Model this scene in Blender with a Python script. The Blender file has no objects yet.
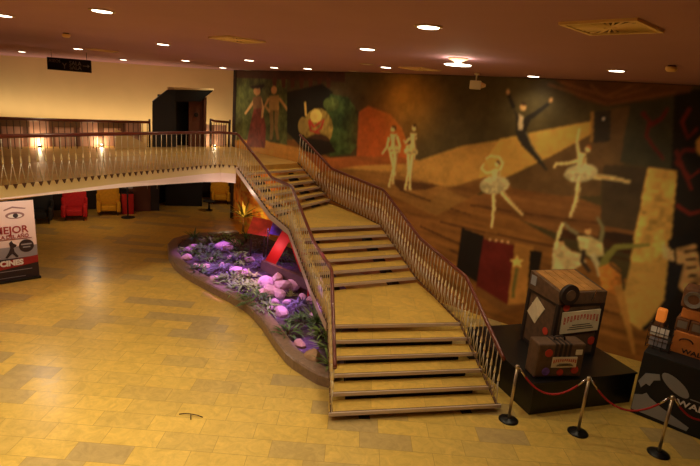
import bpy, bmesh, math, random
import numpy as np
from mathutils import Vector, Matrix, Quaternion
random.seed(7); np.random.seed(7)
C = bpy.context.scene.collection
PI = math.pi

# ------------------------------------------------------------------ camera
F_PX, PITCH, ROLL, EYE = 521.0, math.radians(14), math.radians(4.7), 4.85
FW = np.array([0, math.cos(PITCH), -math.sin(PITCH)])
R0 = np.array([1.0, 0, 0]); U0 = np.array([0, math.sin(PITCH), math.cos(PITCH)])
RT = math.cos(ROLL)*R0 + math.sin(ROLL)*U0
UP = math.cos(ROLL)*U0 - math.sin(ROLL)*R0
def ray(x, y): return F_PX*FW + (x-350)*RT - (y-233)*UP
def at(x, y, z):
    """point of the place at height z that the photograph shows at x, y"""
    d = ray(x, y); t = (z-EYE)/d[2]
    return Vector((d[0]*t, d[1]*t, z))
def at_depth(x, y, Y):
    d = ray(x, y); t = Y/d[1]
    return Vector((d[0]*t, Y, EYE+d[2]*t))
cam_d = bpy.data.cameras.new('camera'); cam = bpy.data.objects.new('camera', cam_d); C.objects.link(cam)
cam_d.sensor_width = 36; cam_d.lens = F_PX/700*36; cam_d.clip_end = 200; cam_d.clip_start = .05
mw = Matrix([[RT[0], UP[0], -FW[0], 0], [RT[1], UP[1], -FW[1], 0], [RT[2], UP[2], -FW[2], EYE], [0, 0, 0, 1]])
cam.matrix_world = mw
bpy.context.scene.camera = cam

# ------------------------------------------------------------------ materials
def lin(c):
    return tuple(((v/255)/12.92 if v/255 <= .04045 else ((v/255+.055)/1.055)**2.4) for v in c)
def mat(name, col, rough=.6, metal=0., noise=0., scale=8., bump=0., spec=.5, emit=None, coat=0.):
    m = bpy.data.materials.new(name); m.use_nodes = True
    nt = m.node_tree; b = nt.nodes['Principled BSDF']
    c = lin(col); b.inputs['Base Color'].default_value = (*c, 1)
    b.inputs['Roughness'].default_value = rough; b.inputs['Metallic'].default_value = metal
    b.inputs['Specular IOR Level'].default_value = spec
    if coat: b.inputs['Coat Weight'].default_value = coat
    if emit:
        b.inputs['Emission Color'].default_value = (*lin(emit[0]), 1); b.inputs['Emission Strength'].default_value = emit[1]
    if noise or bump:
        tc = nt.nodes.new('ShaderNodeTexCoord'); n = nt.nodes.new('ShaderNodeTexNoise')
        n.inputs['Scale'].default_value = scale; n.inputs['Detail'].default_value = 6
        nt.links.new(tc.outputs['Object'], n.inputs['Vector'])
        if noise:
            r = nt.nodes.new('ShaderNodeValToRGB')
            r.color_ramp.elements[0].position = .3; r.color_ramp.elements[1].position = .7
            r.color_ramp.elements[0].color = (*[v*(1-noise) for v in c], 1)
            r.color_ramp.elements[1].color = (*[min(1, v*(1+noise)) for v in c], 1)
            nt.links.new(n.outputs['Fac'], r.inputs['Fac']); nt.links.new(r.outputs['Color'], b.inputs['Base Color'])
        if bump:
            bp = nt.nodes.new('ShaderNodeBump'); bp.inputs['Strength'].default_value = bump
            nt.links.new(n.outputs['Fac'], bp.inputs['Height']); nt.links.new(bp.outputs['Normal'], b.inputs['Normal'])
    return m
def tile_mat(name, c1, c2, mortar, bw, bh, rough, ofs=(0, 0)):
    m = bpy.data.materials.new(name); m.use_nodes = True
    nt = m.node_tree; N = nt.nodes; L = nt.links; b = N['Principled BSDF']
    tc = N.new('ShaderNodeTexCoord'); mp = N.new('ShaderNodeMapping')
    mp.inputs['Location'].default_value = (ofs[0], ofs[1], 0)
    L.new(tc.outputs['Object'], mp.inputs['Vector'])
    br = N.new('ShaderNodeTexBrick'); br.inputs['Scale'].default_value = 1
    br.inputs['Brick Width'].default_value = bw; br.inputs['Row Height'].default_value = bh
    br.inputs['Mortar Size'].default_value = .004; br.inputs['Mortar Smooth'].default_value = .1
    br.inputs['Color1'].default_value = (0, 0, 0, 1); br.inputs['Color2'].default_value = (1, 1, 1, 1)
    br.inputs['Mortar'].default_value = (.5, .5, .5, 1); br.inputs['Bias'].default_value = 0
    br.offset = .37; br.offset_frequency = 2; br.squash = 1
    L.new(mp.outputs['Vector'], br.inputs['Vector'])
    rmp = N.new('ShaderNodeValToRGB'); cr = rmp.color_ramp
    cr.elements[0].position = 0; cr.elements[0].color = (*lin(c2), 1)
    cr.elements[1].position = 1; cr.elements[1].color = (*lin(c1), 1)
    e = cr.elements.new(.13); e.color = (*lin(c2), 1)
    mid = [a*.75+d*.25 for a, d in zip(c1, c2)]
    e = cr.elements.new(.22); e.color = (*lin(mid), 1)
    e = cr.elements.new(.6); e.color = (*lin([min(255, v*1.04) for v in c1]), 1)
    L.new(br.outputs['Color'], rmp.inputs['Fac'])
    n = N.new('ShaderNodeTexNoise'); n.inputs['Scale'].default_value = 5; n.inputs['Detail'].default_value = 9; n.inputs['Roughness'].default_value = .7
    n.inputs['Distortion'].default_value = 1.2
    L.new(tc.outputs['Object'], n.inputs['Vector'])
    nr = N.new('ShaderNodeMapRange'); nr.inputs['From Min'].default_value = .3; nr.inputs['From Max'].default_value = .7
    nr.inputs['To Min'].default_value = .78; nr.inputs['To Max'].default_value = 1.14
    L.new(n.outputs['Fac'], nr.inputs['Value'])
    mx = N.new('ShaderNodeMix'); mx.data_type = 'RGBA'; mx.blend_type = 'MULTIPLY'; mx.inputs['Factor'].default_value = 1
    L.new(rmp.outputs['Color'], mx.inputs['A']); L.new(nr.outputs['Result'], mx.inputs['B'])
    m2 = N.new('ShaderNodeMix'); m2.data_type = 'RGBA'
    L.new(br.outputs['Fac'], m2.inputs['Factor']); L.new(mx.outputs['Result'], m2.inputs['A'])
    m2.inputs['B'].default_value = (*lin(mortar), 1)
    L.new(m2.outputs['Result'], b.inputs['Base Color'])
    r2 = N.new('ShaderNodeMapRange'); r2.inputs['To Min'].default_value = rough-.08; r2.inputs['To Max'].default_value = rough+.14
    L.new(n.outputs['Fac'], r2.inputs['Value']); L.new(r2.outputs['Result'], b.inputs['Roughness'])
    b.inputs['Specular IOR Level'].default_value = .35
    return m
def panel_mat(name, col, dark, pitch, rough=.7):
    """vertical boards with thin dark joints, along object X+Y"""
    m = mat(name, col, rough)
    nt = m.node_tree; N = nt.nodes; L = nt.links; b = N['Principled BSDF']
    tc = N.new('ShaderNodeTexCoord'); w = N.new('ShaderNodeTexWave')
    w.wave_type = 'BANDS'; w.bands_direction = 'X'; w.inputs['Scale'].default_value = .314/pitch*1.2
    L.new(tc.outputs['Object'], w.inputs['Vector'])
    r = N.new('ShaderNodeValToRGB'); r.color_ramp.elements[0].position = .08; r.color_ramp.elements[0].color = (*lin(dark), 1)
    r.color_ramp.elements[1].position = .2; r.color_ramp.elements[1].color = (*lin(col), 1)
    L.new(w.outputs['Fac'], r.inputs['Fac']); L.new(r.outputs['Color'], b.inputs['Base Color'])
    return m

M = dict(
    floor=tile_mat('yellow_marble_tiles', (212, 176, 86), (186, 158, 100), (170, 138, 70), .78, .375, .30, (.1, .13)),
    tread=tile_mat('stair_marble', (214, 174, 82), (206, 168, 80), (184, 148, 70), .9, .62, .35),
    upfloor=mat('gallery_floor', (196, 152, 78), .4, noise=.15, scale=3),
    ceiling=mat('ceiling_paint', (182, 134, 148), .85, noise=.04, scale=.8),
    cream=mat('cream_paint', (226, 196, 140), .85, noise=.03, scale=1.),
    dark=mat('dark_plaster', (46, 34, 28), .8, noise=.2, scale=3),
    roomwall=mat('brown_wall', (120, 84, 60), .9),
    nosing=mat('nosing_metal', (206, 184, 168), .4, .2),
    nosing_line=mat('nosing_brown', (96, 62, 34), .6),
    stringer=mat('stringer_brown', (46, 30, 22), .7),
    rail=mat('mahogany_handrail', (104, 42, 24), .3, coat=.3),
    rod=mat('baluster_metal', (216, 200, 172), .4, .3),
    ferrule=mat('baluster_cream', (240, 220, 170), .4),
    foot=mat('baluster_foot', (90, 56, 30), .6),
    darkrod=mat('dark_metal_rod', (60, 40, 30), .5, .3),
    fascia=mat('fascia_cream', (230, 206, 146), .7, noise=.04, scale=2),
    lip=mat('lip_white', (244, 216, 206), .6),
    black=mat('black_laminate', (20, 19, 20), .35, noise=.2, scale=20),
    blackmatt=mat('black_matt', (24, 22, 24), .7),
    metal=mat('brushed_brass_steel', (206, 188, 160), .3, .8),
    darkbase=mat('dark_base', (30, 28, 28), .35, .3),
    rope=mat('red_rope', (170, 28, 30), .7),
    chrome=mat('chrome', (225, 225, 225), .2, 1),
    curb=mat('curb_stone', (142, 116, 100), .3, noise=.18, scale=14, bump=.1),
    soil=mat('soil', (92, 70, 84), .95, noise=.4, scale=12, bump=.6),
    rock=mat('pale_rock', (222, 172, 182), .85, noise=.15, scale=6, bump=.3),
    rock2=mat('tan_rock', (186, 146, 112), .85, noise=.2, scale=6, bump=.3),
    leaf=mat('leaf_green', (128, 152, 76), .5, noise=.3, scale=4),
    leaf2=mat('leaf_dark', (84, 112, 58), .55, noise=.3, scale=4),
    leaf3=mat('leaf_pale', (170, 178, 100), .5, noise=.2, scale=4),
    leaf4=mat('leaf_greyviolet', (110, 100, 120), .6, noise=.3, scale=4),
    stem=mat('stem', (92, 72, 48), .8),
    redpaint=mat('red_paint', (190, 30, 26), .5),
    orange=mat('orange_poster', (236, 80, 44), .6, noise=.25, scale=6),
    purple=mat('violet_picture', (120, 80, 170), .6, noise=.5, scale=7),
    plank=mat('dark_plank', (84, 58, 48), .7, noise=.2, scale=5),
    lens=mat('lamp_lens', (255, 240, 214), .4, emit=((255, 236, 206), 9.)),
    trim=mat('lamp_trim', (206, 176, 140), .4),
    vent=mat('vent_paint', (250, 214, 160), .6),
    ventdark=mat('vent_dark', (84, 50, 42), .8),
    sensor=mat('sensor_plastic', (250, 206, 140), .5),
    camwhite=mat('cream_plastic', (250, 232, 190), .5),
    door=mat('door_blueblack', (40, 42, 48), .4),
    doorbrown=mat('door_brown', (104, 62, 46), .5),
    redfab=mat('red_upholstery', (196, 28, 34), .8, noise=.1, scale=12),
    yelfab=mat('yellow_upholstery', (224, 164, 30), .8, noise=.1, scale=12),
    blkfab=mat('black_upholstery', (30, 30, 32), .6),
    wood=mat('wood_leg', (70, 44, 28), .5),
    trunk=mat('trunk_leather', (96, 70, 50), .55, noise=.3, scale=9),
    trunkdark=mat('trunk_straps', (44, 30, 24), .6),
    lid=mat('trunk_lid_wood', (176, 124, 66), .45, noise=.3, scale=5),
    sticker=mat('sticker_red', (196, 62, 40), .6),
    parchment=mat('parchment', (224, 204, 166), .7, noise=.06, scale=8),
    cardbrown=mat('cardboard_brown', (120, 76, 44), .7, noise=.25, scale=8),
    cardorange=mat('cardboard_orange', (216, 130, 60), .6, noise=.15, scale=6),
    white=mat('white_print', (232, 224, 220), .5),
    grey=mat('grey_print', (150, 150, 154), .5),
    ring=mat('ring_grey', (130, 116, 104), .5),
    bannerpink=mat('banner_paper', (236, 210, 206), .5),
    bannergrey=mat('banner_grey', (150, 142, 150), .5),
    bannerdark=mat('banner_dark', (46, 30, 36), .5),
    bannerred=mat('banner_red', (150, 30, 32), .5),
    eyebrow=mat('eye_grey', (150, 110, 110), .6),
    signblack=mat('sign_black', (16, 14, 14), .5),
    signtext=mat('sign_letters', (150, 140, 130), .6),
    wain=panel_mat('wainscot_boards', (206, 158, 136), (120, 78, 60), .55),
    uplight=mat('uplight_lens', (255, 240, 210), .4, emit=((255, 232, 190), 14.)),
)

# ------------------------------------------------------------------ mesh helpers
def bm_box(bm, c, s, rot=None, bev=0):
    m = Matrix.Translation(Vector(c)) @ (rot.to_4x4() if rot is not None else Matrix()) @ Matrix.Diagonal((*s, 1))
    r = bmesh.ops.create_cube(bm, size=1, matrix=m)
    if bev:
        es = list({e for v in r['verts'] for e in v.link_edges})
        bmesh.ops.bevel(bm, geom=es, offset=bev, segments=2, affect='EDGES', profile=.5)
def bm_cyl(bm, p0, p1, r0, r1=None, n=10, caps=True, smooth=True):
    p0 = Vector(p0); p1 = Vector(p1); r1 = r0 if r1 is None else r1
    d = (p1-p0); q = Vector((0, 0, 1)).rotation_difference(d.normalized())
    rings = []
    for p, r in ((p0, r0), (p1, r1)):
        rings.append([bm.verts.new(p + q @ Vector((math.cos(2*PI*i/n)*r, math.sin(2*PI*i/n)*r, 0))) for i in range(n)])
    for i in range(n):
        f = bm.faces.new((rings[0][i], rings[0][(i+1) % n], rings[1][(i+1) % n], rings[1][i])); f.smooth = smooth
    if caps:
        bm.faces.new(rings[0][::-1]); bm.faces.new(rings[1])
def bm_tube(bm, pts, rx, rz=None, n=10):
    """tube with an oval section along a polyline"""
    rz = rz or rx; pts = [Vector(p) for p in pts]; rings = []
    for i, p in enumerate(pts):
        a = pts[max(i-1, 0)]; b = pts[min(i+1, len(pts)-1)]
        t = (b-a).normalized(); s = t.cross(Vector((0, 0, 1)))
        if s.length < 1e-4: s = Vector((1, 0, 0))
        s.normalize(); u = s.cross(t)
        rings.append([bm.verts.new(p + s*math.cos(2*PI*k/n)*rx + u*math.sin(2*PI*k/n)*rz) for k in range(n)])
    for i in range(len(rings)-1):
        for k in range(n):
            f = bm.faces.new((rings[i][k], rings[i][(k+1) % n], rings[i+1][(k+1) % n], rings[i+1][k])); f.smooth = True
    bm.faces.new(rings[0][::-1]); bm.faces.new(rings[-1])
def bm_prism(bm, poly, z0, z1):
    """poly: list of (x,y) ; z0,z1 numbers or per-vertex lists"""
    n = len(poly)
    za = z0 if isinstance(z0, (list, tuple)) else [z0]*n
    zb = z1 if isinstance(z1, (list, tuple)) else [z1]*n
    a = [bm.verts.new((p[0], p[1], za[i])) for i, p in enumerate(poly)]
    b = [bm.verts.new((p[0], p[1], zb[i])) for i, p in enumerate(poly)]
    bm.faces.new(a[::-1]); bm.faces.new(b)
    for i in range(n): bm.faces.new((a[i], a[(i+1) % n], b[(i+1) % n], b[i]))
def bm_slab(bm, pts, thick):
    """flat polygon in 3-D given thickness along its normal (away from its front)"""
    pts = [Vector(p) for p in pts]
    nrm = Vector((0, 0, 0))
    for i in range(len(pts)):
        a, b = pts[i], pts[(i+1) % len(pts)]
        nrm += a.cross(b)
    nrm.normalize()
    a = [bm.verts.new(p) for p in pts]; b = [bm.verts.new(p - nrm*thick) for p in pts]
    bm.faces.new(a); bm.faces.new(b[::-1])
    for i in range(len(pts)): bm.faces.new((a[(i+1) % len(a)], a[i], b[i], b[(i+1) % len(b)]))
def bm_lathe(bm, prof, n=20, c=(0, 0, 0)):
    rings = []
    for r, z in prof:
        rings.append([bm.verts.new((c[0]+math.cos(2*PI*i/n)*r, c[1]+math.sin(2*PI*i/n)*r, c[2]+z)) for i in range(n)])
    for a, b in zip(rings, rings[1:]):
        for i in range(n):
            f = bm.faces.new((a[i], a[(i+1) % n], b[(i+1) % n], b[i])); f.smooth = True
    bm.faces.new(rings[0][::-1]); bm.faces.new(rings[-1])
def bm_rock(bm, c, s, seed, sub=2, rough=.22):
    rnd = random.Random(seed)
    r = bmesh.ops.create_icosphere(bm, subdivisions=sub, radius=1)
    ph = [Vector((rnd.uniform(-1, 1), rnd.uniform(-1, 1), rnd.uniform(-1, 1))).normalized() for _ in range(9)]
    of = [rnd.uniform(.55, .95) for _ in ph]
    rz = rnd.uniform(0, PI)
    for v in r['verts']:
        p = v.co.normalized()
        k = 1.
        for q, o in zip(ph, of):                      # flat facets
            d = p.dot(q)
            if d > o: k = min(k, o/d + (1-o/d)*.15)
        p = p*k*(1+rnd.uniform(-rough, rough)*.2)
        v.co = Vector((p.x*s[0], p.y*s[1], p.z*s[2]))
        x, y = v.co.x, v.co.y
        v.co = Vector((x*math.cos(rz)-y*math.sin(rz), x*math.sin(rz)+y*math.cos(rz), v.co.z)) + Vector(c)
def link(name, bm, m, parent=None, world=True, normals=True):
    """one mesh object; with world=True its vertices are in world space and its parent is unrotated"""
    if normals: bmesh.ops.recalc_face_normals(bm, faces=bm.faces)
    me = bpy.data.meshes.new(name); bm.to_mesh(me); bm.free()
    for x in (m if isinstance(m, (list, tuple)) else [m]): me.materials.append(x)
    o = bpy.data.objects.new(name, me); C.objects.link(o)
    if parent:
        o.parent = parent
        if world:
            off = Vector((0, 0, 0)); p = parent
            while p: off += p.location; p = p.parent
            o.location = -off
    return o
def tag(o, label, cat, group=None):
    o['label'] = label; o['category'] = cat
    if group: o['group'] = group
    return o
def thing(name, label, cat, loc=(0, 0, 0), rz=0, group=None):
    o = bpy.data.objects.new(name, None); C.objects.link(o)
    o.location = loc; o.rotation_euler = (0, 0, rz); o.empty_display_size = .2
    return tag(o, label, cat, group)
def struct(name, bm, m):
    o = link(name, bm, m); o['kind'] = 'structure'; return o
def B(): return bmesh.new()
def kids(o): return [c for c in bpy.data.objects if c.parent == o]
def dup(o, loc=None, rz=None, label=None, parent=None):
    c = o.copy(); C.objects.link(c)
    if parent: c.parent = parent
    for k in kids(o): dup(k, parent=c)
    if loc is not None: c.location = loc
    if rz is not None: c.rotation_euler = (0, 0, rz)
    if label: c['label'] = label
    return c
def text_mesh(name, body, size, mtx, m, parent, thick=.002, sx=1., bold=0., world=False):
    cu = bpy.data.curves.new(name, 'FONT'); cu.body = body; cu.size = size; cu.extrude = thick
    cu.align_x = 'CENTER'; cu.align_y = 'CENTER'; cu.offset = bold; cu.resolution_u = 3
    t = bpy.data.objects.new('tmp', cu); C.objects.link(t)
    me = bpy.data.meshes.new_from_object(t); bpy.data.objects.remove(t); bpy.data.curves.remove(cu)
    me.name = name; me.transform(mtx @ Matrix.Diagonal((sx, 1, 1, 1))); me.materials.clear(); me.materials.append(m)
    o = bpy.data.objects.new(name, me); C.objects.link(o); o.parent = parent
    if world: o.location = -parent.location
    return o
def lamp(kind, loc, energy, col, size=.1, aim=None, angle=120, blend=1.):
    l = bpy.data.lights.new('light', kind); l.energy = energy; l.color = col
    if kind == 'SPOT': l.spot_size = math.radians(angle); l.spot_blend = blend; l.shadow_soft_size = size
    elif kind == 'POINT': l.shadow_soft_size = size
    elif kind == 'AREA': l.size = size
    o = bpy.data.objects.new('light', l); C.objects.link(o); o.location = loc
    if aim is not None:
        o.rotation_euler = (Vector(aim)-Vector(loc)).to_track_quat('-Z', 'Y').to_euler()
    return o
WARM = (1.0, .83, .53)

# ------------------------------------------------------------------ room shell
CEIL = 5.69; MZ = 2.85; HR = .15
WALL = [(-4.75, 20.35), (-3.4, 18.75), (-2.05, 17.3), (-.45, 15.5), (1.4, 13.9), (2.55, 12.85), (4.1, 11.65), (5.8, 10.65), (7.5, 9.75), (9.6, 8.9)]
bm = B(); bm_box(bm, (-4, 8.5, -.1), (38, 40, .2)); struct('floor', bm, M['floor'])
bm = B(); bm_box(bm, (-4, 8.5, CEIL+.1), (38, 40, .2)); struct('ceiling', bm, M['ceiling'])
bm = B(); bm_box(bm, (-20, 8, 2.8), (.2, 38, 5.8)); struct('wall_left', bm, M['roomwall'])
bm = B(); bm_box(bm, (9.7, 1, 2.8), (.2, 20, 5.8)); struct('wall_right', bm, M['roomwall'])
bm = B(); bm_box(bm, (-5, -9, 2.8), (32, .2, 5.8)); struct('wall_front', bm, M['roomwall'])
# the long wall that carries the mural
bm = B(); bm_prism(bm, [(x, y) for x, y in WALL] + [(9.9, 9.4), (5.9, 11.2), (4.2, 12.2), (2.7, 13.3), (-.2, 15.9), (-4.4, 20.8)], 0, CEIL-.002); struct('wall_back', bm, M['dark'])
# cream upper wall beyond the gallery
CW0 = Vector((-4.72, 20.9, 0)); CW1 = Vector((-19.9, 26.0, 0))
cn = Vector((.32, .95, 0)).normalized()
bm = B(); bm_prism(bm, [CW0.xy, CW1.xy, (CW1+cn*.2).xy, (CW0+cn*.2).xy], MZ, CEIL-.002); struct('wall_upper', bm, M['cream'])
# the wall of the lower hall, under the gallery
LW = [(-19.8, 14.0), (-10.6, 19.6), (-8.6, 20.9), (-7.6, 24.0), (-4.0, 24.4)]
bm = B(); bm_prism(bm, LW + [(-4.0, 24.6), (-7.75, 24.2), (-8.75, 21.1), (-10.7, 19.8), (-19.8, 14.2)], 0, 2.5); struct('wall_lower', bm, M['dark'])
bm = B(); bm_prism(bm, [(-4.84, 20.3), (-4.7, 20.2), (-4.6, 20.4), (-4.76, 20.6)], 0, CEIL-.003); struct('trim_1', bm, M['stringer'])

# gallery slab; its front edge runs from the left to the head of the stairs
EDGE = [(-9.6, 3.0), (-6.45, 9.32), (-5.33, 11.74), (-4.2, 14.0), (-3.8, 14.62), (-3.35, 14.65)]
top_r = (-1.79, 16.71)
slab = EDGE + [top_r, (-2.15, 17.25), (-3.45, 18.65), (-4.8, 20.2), (-4.75, 20.88), (-19.8, 25.9), (-19.8, 3.0)]
bm = B(); bm_prism(bm, slab, MZ-.26, MZ); struct('floor_upper', bm, M['upfloor'])
def offset_line(P, d):
    out = []
    for i, p in enumerate(P):
        a = Vector(P[max(0, i-1)]); b = Vector(P[min(len(P)-1, i+1)]); t = (b-a).normalized()
        out.append((p[0]+t.y*d, p[1]-t.x*d))
    return out
E1 = offset_line(EDGE, .03)
bm = B(); bm_prism(bm, E1 + EDGE[::-1], MZ-.2, MZ+.015); struct('trim_2', bm, M['fascia'])
# pale lower band of the fascia, deepening towards the stairs
E2 = offset_line(EDGE, .10)
zt = [MZ-.2]*6; zb = [MZ-.21, MZ-.215, MZ-.28, MZ-.40, MZ-.45, MZ-.46]
bm = B()
a = [bm.verts.new((p[0], p[1], MZ-.2)) for p in E1]; b = [bm.verts.new((p[0], p[1], z)) for p, z in zip(E2, zb)]
c_ = [bm.verts.new((p[0], p[1], z)) for p, z in zip(EDGE, zb)]; d_ = [bm.verts.new((p[0], p[1], MZ-.2)) for p in EDGE]
for i in range(5):
    bm.faces.new((a[i], b[i], b[i+1], a[i+1])); bm.faces.new((b[i], c_[i], c_[i+1], b[i+1]))
    bm.faces.new((c_[i], d_[i], d_[i+1], c_[i+1])); bm.faces.new((d_[i], a[i], a[i+1], d_[i+1]))
bm.faces.new((a[0], d_[0], c_[0], b[0])); bm.faces.new((a[5], b[5], c_[5], d_[5]))
struct('trim_3', bm, M['lip'])

# ------------------------------------------------------------------ mural
def catmull(P, n=6):
    out = []
    P = [Vector(p) for p in P]
    for i in range(len(P)-1):
        p0 = P[max(i-1, 0)]; p1 = P[i]; p2 = P[i+1]; p3 = P[min(i+2, len(P)-1)]
        for k in range(n):
            t = k/n
            out.append(.5*((2*p1)+(p2-p0)*t+(2*p0-5*p1+4*p2-p3)*t*t+(3*p1-p0-3*p2+p3)*t**3))
    out.append(P[-1]); return out
WL = catmull(offset_line(WALL, .05), 8)
acc = [0.]
for a, b in zip(WL, WL[1:]): acc.append(acc[-1]+(b-a).length)
SLEN = acc[-1]
def hit_wall(x, y):
    """(s, z) on the mural wall for a place in the photograph"""
    d = ray(x, y)
    for i in range(len(WL)-1):
        a, b = WL[i], WL[i+1]; e = b-a
        det = d[0]*(-e.y) + e.x*d[1]
        if abs(det) < 1e-9: continue
        t = (a.x*(-e.y) + e.x*a.y)/det; s = (d[0]*a.y - d[1]*a.x)/det
        if t > 0 and (0 <= s <= 1 or (i == 0 and s < 0) or (i == len(WL)-2 and s > 1)):
            return (acc[i]+s*(acc[i+1]-acc[i]), EYE+d[2]*t)
    return (SLEN, 0)
STEP = .02
ns = int(SLEN/STEP)+1; nz = int(CEIL/STEP)+1
S, Zg = np.meshgrid(np.linspace(0, SLEN, ns), np.linspace(0.0, CEIL-.012, nz))
def vnoise(scale, seed, ax=1., az=1.):
    r = np.random.RandomState(seed); g = r.rand(256, 256)
    u = S*scale*ax; v = Zg*scale*az
    i = np.floor(u).astype(int); j = np.floor(v).astype(int); fu = u-i; fv = v-j
    fu = fu*fu*(3-2*fu); fv = fv*fv*(3-2*fv)
    G = lambda a, b: g[a % 256, b % 256]
    return (G(i, j)*(1-fu)+G(i+1, j)*fu)*(1-fv)+(G(i, j+1)*(1-fu)+G(i+1, j+1)*fu)*fv
N1 = vnoise(1.1, 1)*.5+vnoise(2.7, 2)*.3+vnoise(7, 3)*.2
N2 = vnoise(5, 4)*.6+vnoise(13, 5)*.4
N3 = vnoise(1.5, 6, .5, 6)*.6+vnoise(4, 7, .4, 5)*.4
IMG = np.zeros((nz, ns, 3)); 
def inside(poly):
    P = [hit_wall(*p) for p in poly]; n = len(P)
    lo = np.array(P).min(0); hi = np.array(P).max(0)
    i0, i1 = [int(np.clip(v, 0, ns)) for v in (lo[0]/SLEN*(ns-1)-1, hi[0]/SLEN*(ns-1)+2)]
    zz = CEIL-.012; j0, j1 = [int(np.clip(v, 0, nz)) for v in (lo[1]/zz*(nz-1)-1, hi[1]/zz*(nz-1)+2)]
    sl = (slice(j0, j1), slice(i0, i1)); Sx = S[sl]; Zx = Zg[sl]; m = np.zeros(Sx.shape, bool)
    for i in range(n):
        x0, y0 = P[i]; x1, y1 = P[(i+1) % n]
        if y0 == y1: continue
        m ^= ((y0 > Zx) != (y1 > Zx)) & (Sx < (x1-x0)*(Zx-y0)/(y1-y0)+x0)
    return sl, m
def paint(poly, col, var=.12, tex=None):
    sl, m = inside(poly); t = (N1 if tex is None else tex)[sl]
    if not m.size: return
    k = (1+(t-.5)*2*var*1.6)[..., None]
    IMG[sl][m] = (np.array(lin(col))[None, None, :]*k)[m]
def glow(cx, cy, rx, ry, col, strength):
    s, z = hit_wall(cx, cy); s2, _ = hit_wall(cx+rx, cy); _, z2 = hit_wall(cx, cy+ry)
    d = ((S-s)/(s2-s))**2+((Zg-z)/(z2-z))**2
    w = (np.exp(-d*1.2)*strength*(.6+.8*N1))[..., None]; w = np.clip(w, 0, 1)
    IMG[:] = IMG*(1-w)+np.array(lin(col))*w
def stroke(pts, w0, col, w1=None, var=.08, tex=None):
    """tapering limb or line, widths in photo pixels"""
    w1 = w0 if w1 is None else w1; n = len(pts); Lf = []; Rt = []
    for i, p in enumerate(pts):
        a = pts[max(i-1, 0)]; b = pts[min(i+1, n-1)]
        tx, ty = b[0]-a[0], b[1]-a[1]; l = math.hypot(tx, ty) or 1
        w = (w0+(w1-w0)*i/max(1, n-1))/2
        Lf.append((p[0]-ty/l*w, p[1]+tx/l*w)); Rt.append((p[0]+ty/l*w, p[1]-tx/l*w))
    paint(Lf+Rt[::-1], col, var, tex)
def blob(cx, cy, rx, ry, col, var=.1, rot=0., n=14, tex=None):
    paint([(cx+math.cos(2*PI*i/n)*rx*math.cos(rot)-math.sin(2*PI*i/n)*ry*math.sin(rot),
            cy+math.cos(2*PI*i/n)*rx*math.sin(rot)+math.sin(2*PI*i/n)*ry*math.cos(rot)) for i in range(n)], col, var, tex)
# backdrop: dark olive above, painted boards below
IMG[:] = np.array(lin((74, 62, 32)))*(1+(N1-.5)*.5)[..., None]
paint([(340, 60), (566, 60), (600, 120), (420, 163), (360, 166)], (76, 64, 36), .25)
paint([(232, 138), (300, 140), (345, 166), (420, 160), (470, 190), (720, 330), (760, 520), (150, 520), (150, 200)], (124, 80, 34), .28, N3)
# far left: two figures on a dark green ground
paint([(232, 60), (287, 60), (287, 150), (262, 141), (232, 142)], (74, 80, 38), .35, N2)
paint([(232, 60), (345, 60), (345, 82), (300, 80), (232, 78)], (72, 42, 24), .15)
for x in range(272, 330, 9): paint([(x, 78), (x+5, 78), (x+4, 88), (x+1, 88)], (84, 44, 24), .1)
paint([(232, 140), (262, 140), (300, 148), (320, 170), (300, 200), (225, 200)], (168, 118, 50), .15, N3)
paint([(254, 108), (262, 106), (266, 128), (265, 148), (246, 147), (250, 126)], (112, 48, 36), .25, N2)
blob(257, 91, 3.5, 4.5, (176, 130, 78)); paint([(250, 86), (265, 84), (263, 88), (252, 89)], (40, 30, 20))
stroke([(256, 98), (250, 107), (245, 114)], 3, (176, 136, 84), 2); stroke([(260, 98), (263, 108), (262, 118)], 3, (176, 136, 84), 2)
paint([(253, 97), (261, 96), (262, 108), (253, 109)], (120, 84, 50))
blob(274, 90, 3, 4, (180, 136, 84)); paint([(269, 96), (279, 95), (279, 110), (269, 111)], (146, 116, 62), .2)
stroke([(271, 110), (272, 126), (271, 140)], 4, (120, 94, 52), 2.5); stroke([(277, 110), (276, 126), (278, 140)], 4, (120, 94, 52), 2.5)
stroke([(269, 98), (265, 106), (270, 112)], 2.5, (156, 120, 66)); stroke([(279, 98), (285, 106), (290, 114)], 2.5, (156, 120, 66))
# black cloth, masks and foliage
paint([(287, 92), (322, 84), (333, 92), (326, 118), (318, 146), (312, 158), (300, 146), (287, 132)], (26, 22, 15), .2)
paint([(330, 94), (348, 97), (358, 112), (357, 146), (350, 154), (330, 156), (322, 130)], (56, 74, 34), .45, N2)
blob(331, 104, 8, 7, (74, 84, 38), .4, tex=N2); blob(346, 122, 9, 12, (48, 68, 32), .4, tex=N2)
blob(318, 128, 15, 20, (124, 100, 44), .4, tex=N2); blob(316, 116, 6, 7, (178, 150, 74), .2)
blob(318, 141, 12, 7, (70, 42, 22), .3); blob(303, 126, 5, 9, (128, 104, 50), .3)
stroke([(309, 120), (314, 127), (319, 123), (324, 119), (321, 128), (315, 132)], 3, (150, 44, 34), 2)
stroke([(309, 122), (311, 131), (320, 133)], 2.2, (150, 44, 34)); stroke([(305, 102), (306, 116)], 2, (170, 140, 70))
paint([(300, 136), (330, 142), (336, 152), (318, 156), (304, 148)], (34, 24, 16), .2)
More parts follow.
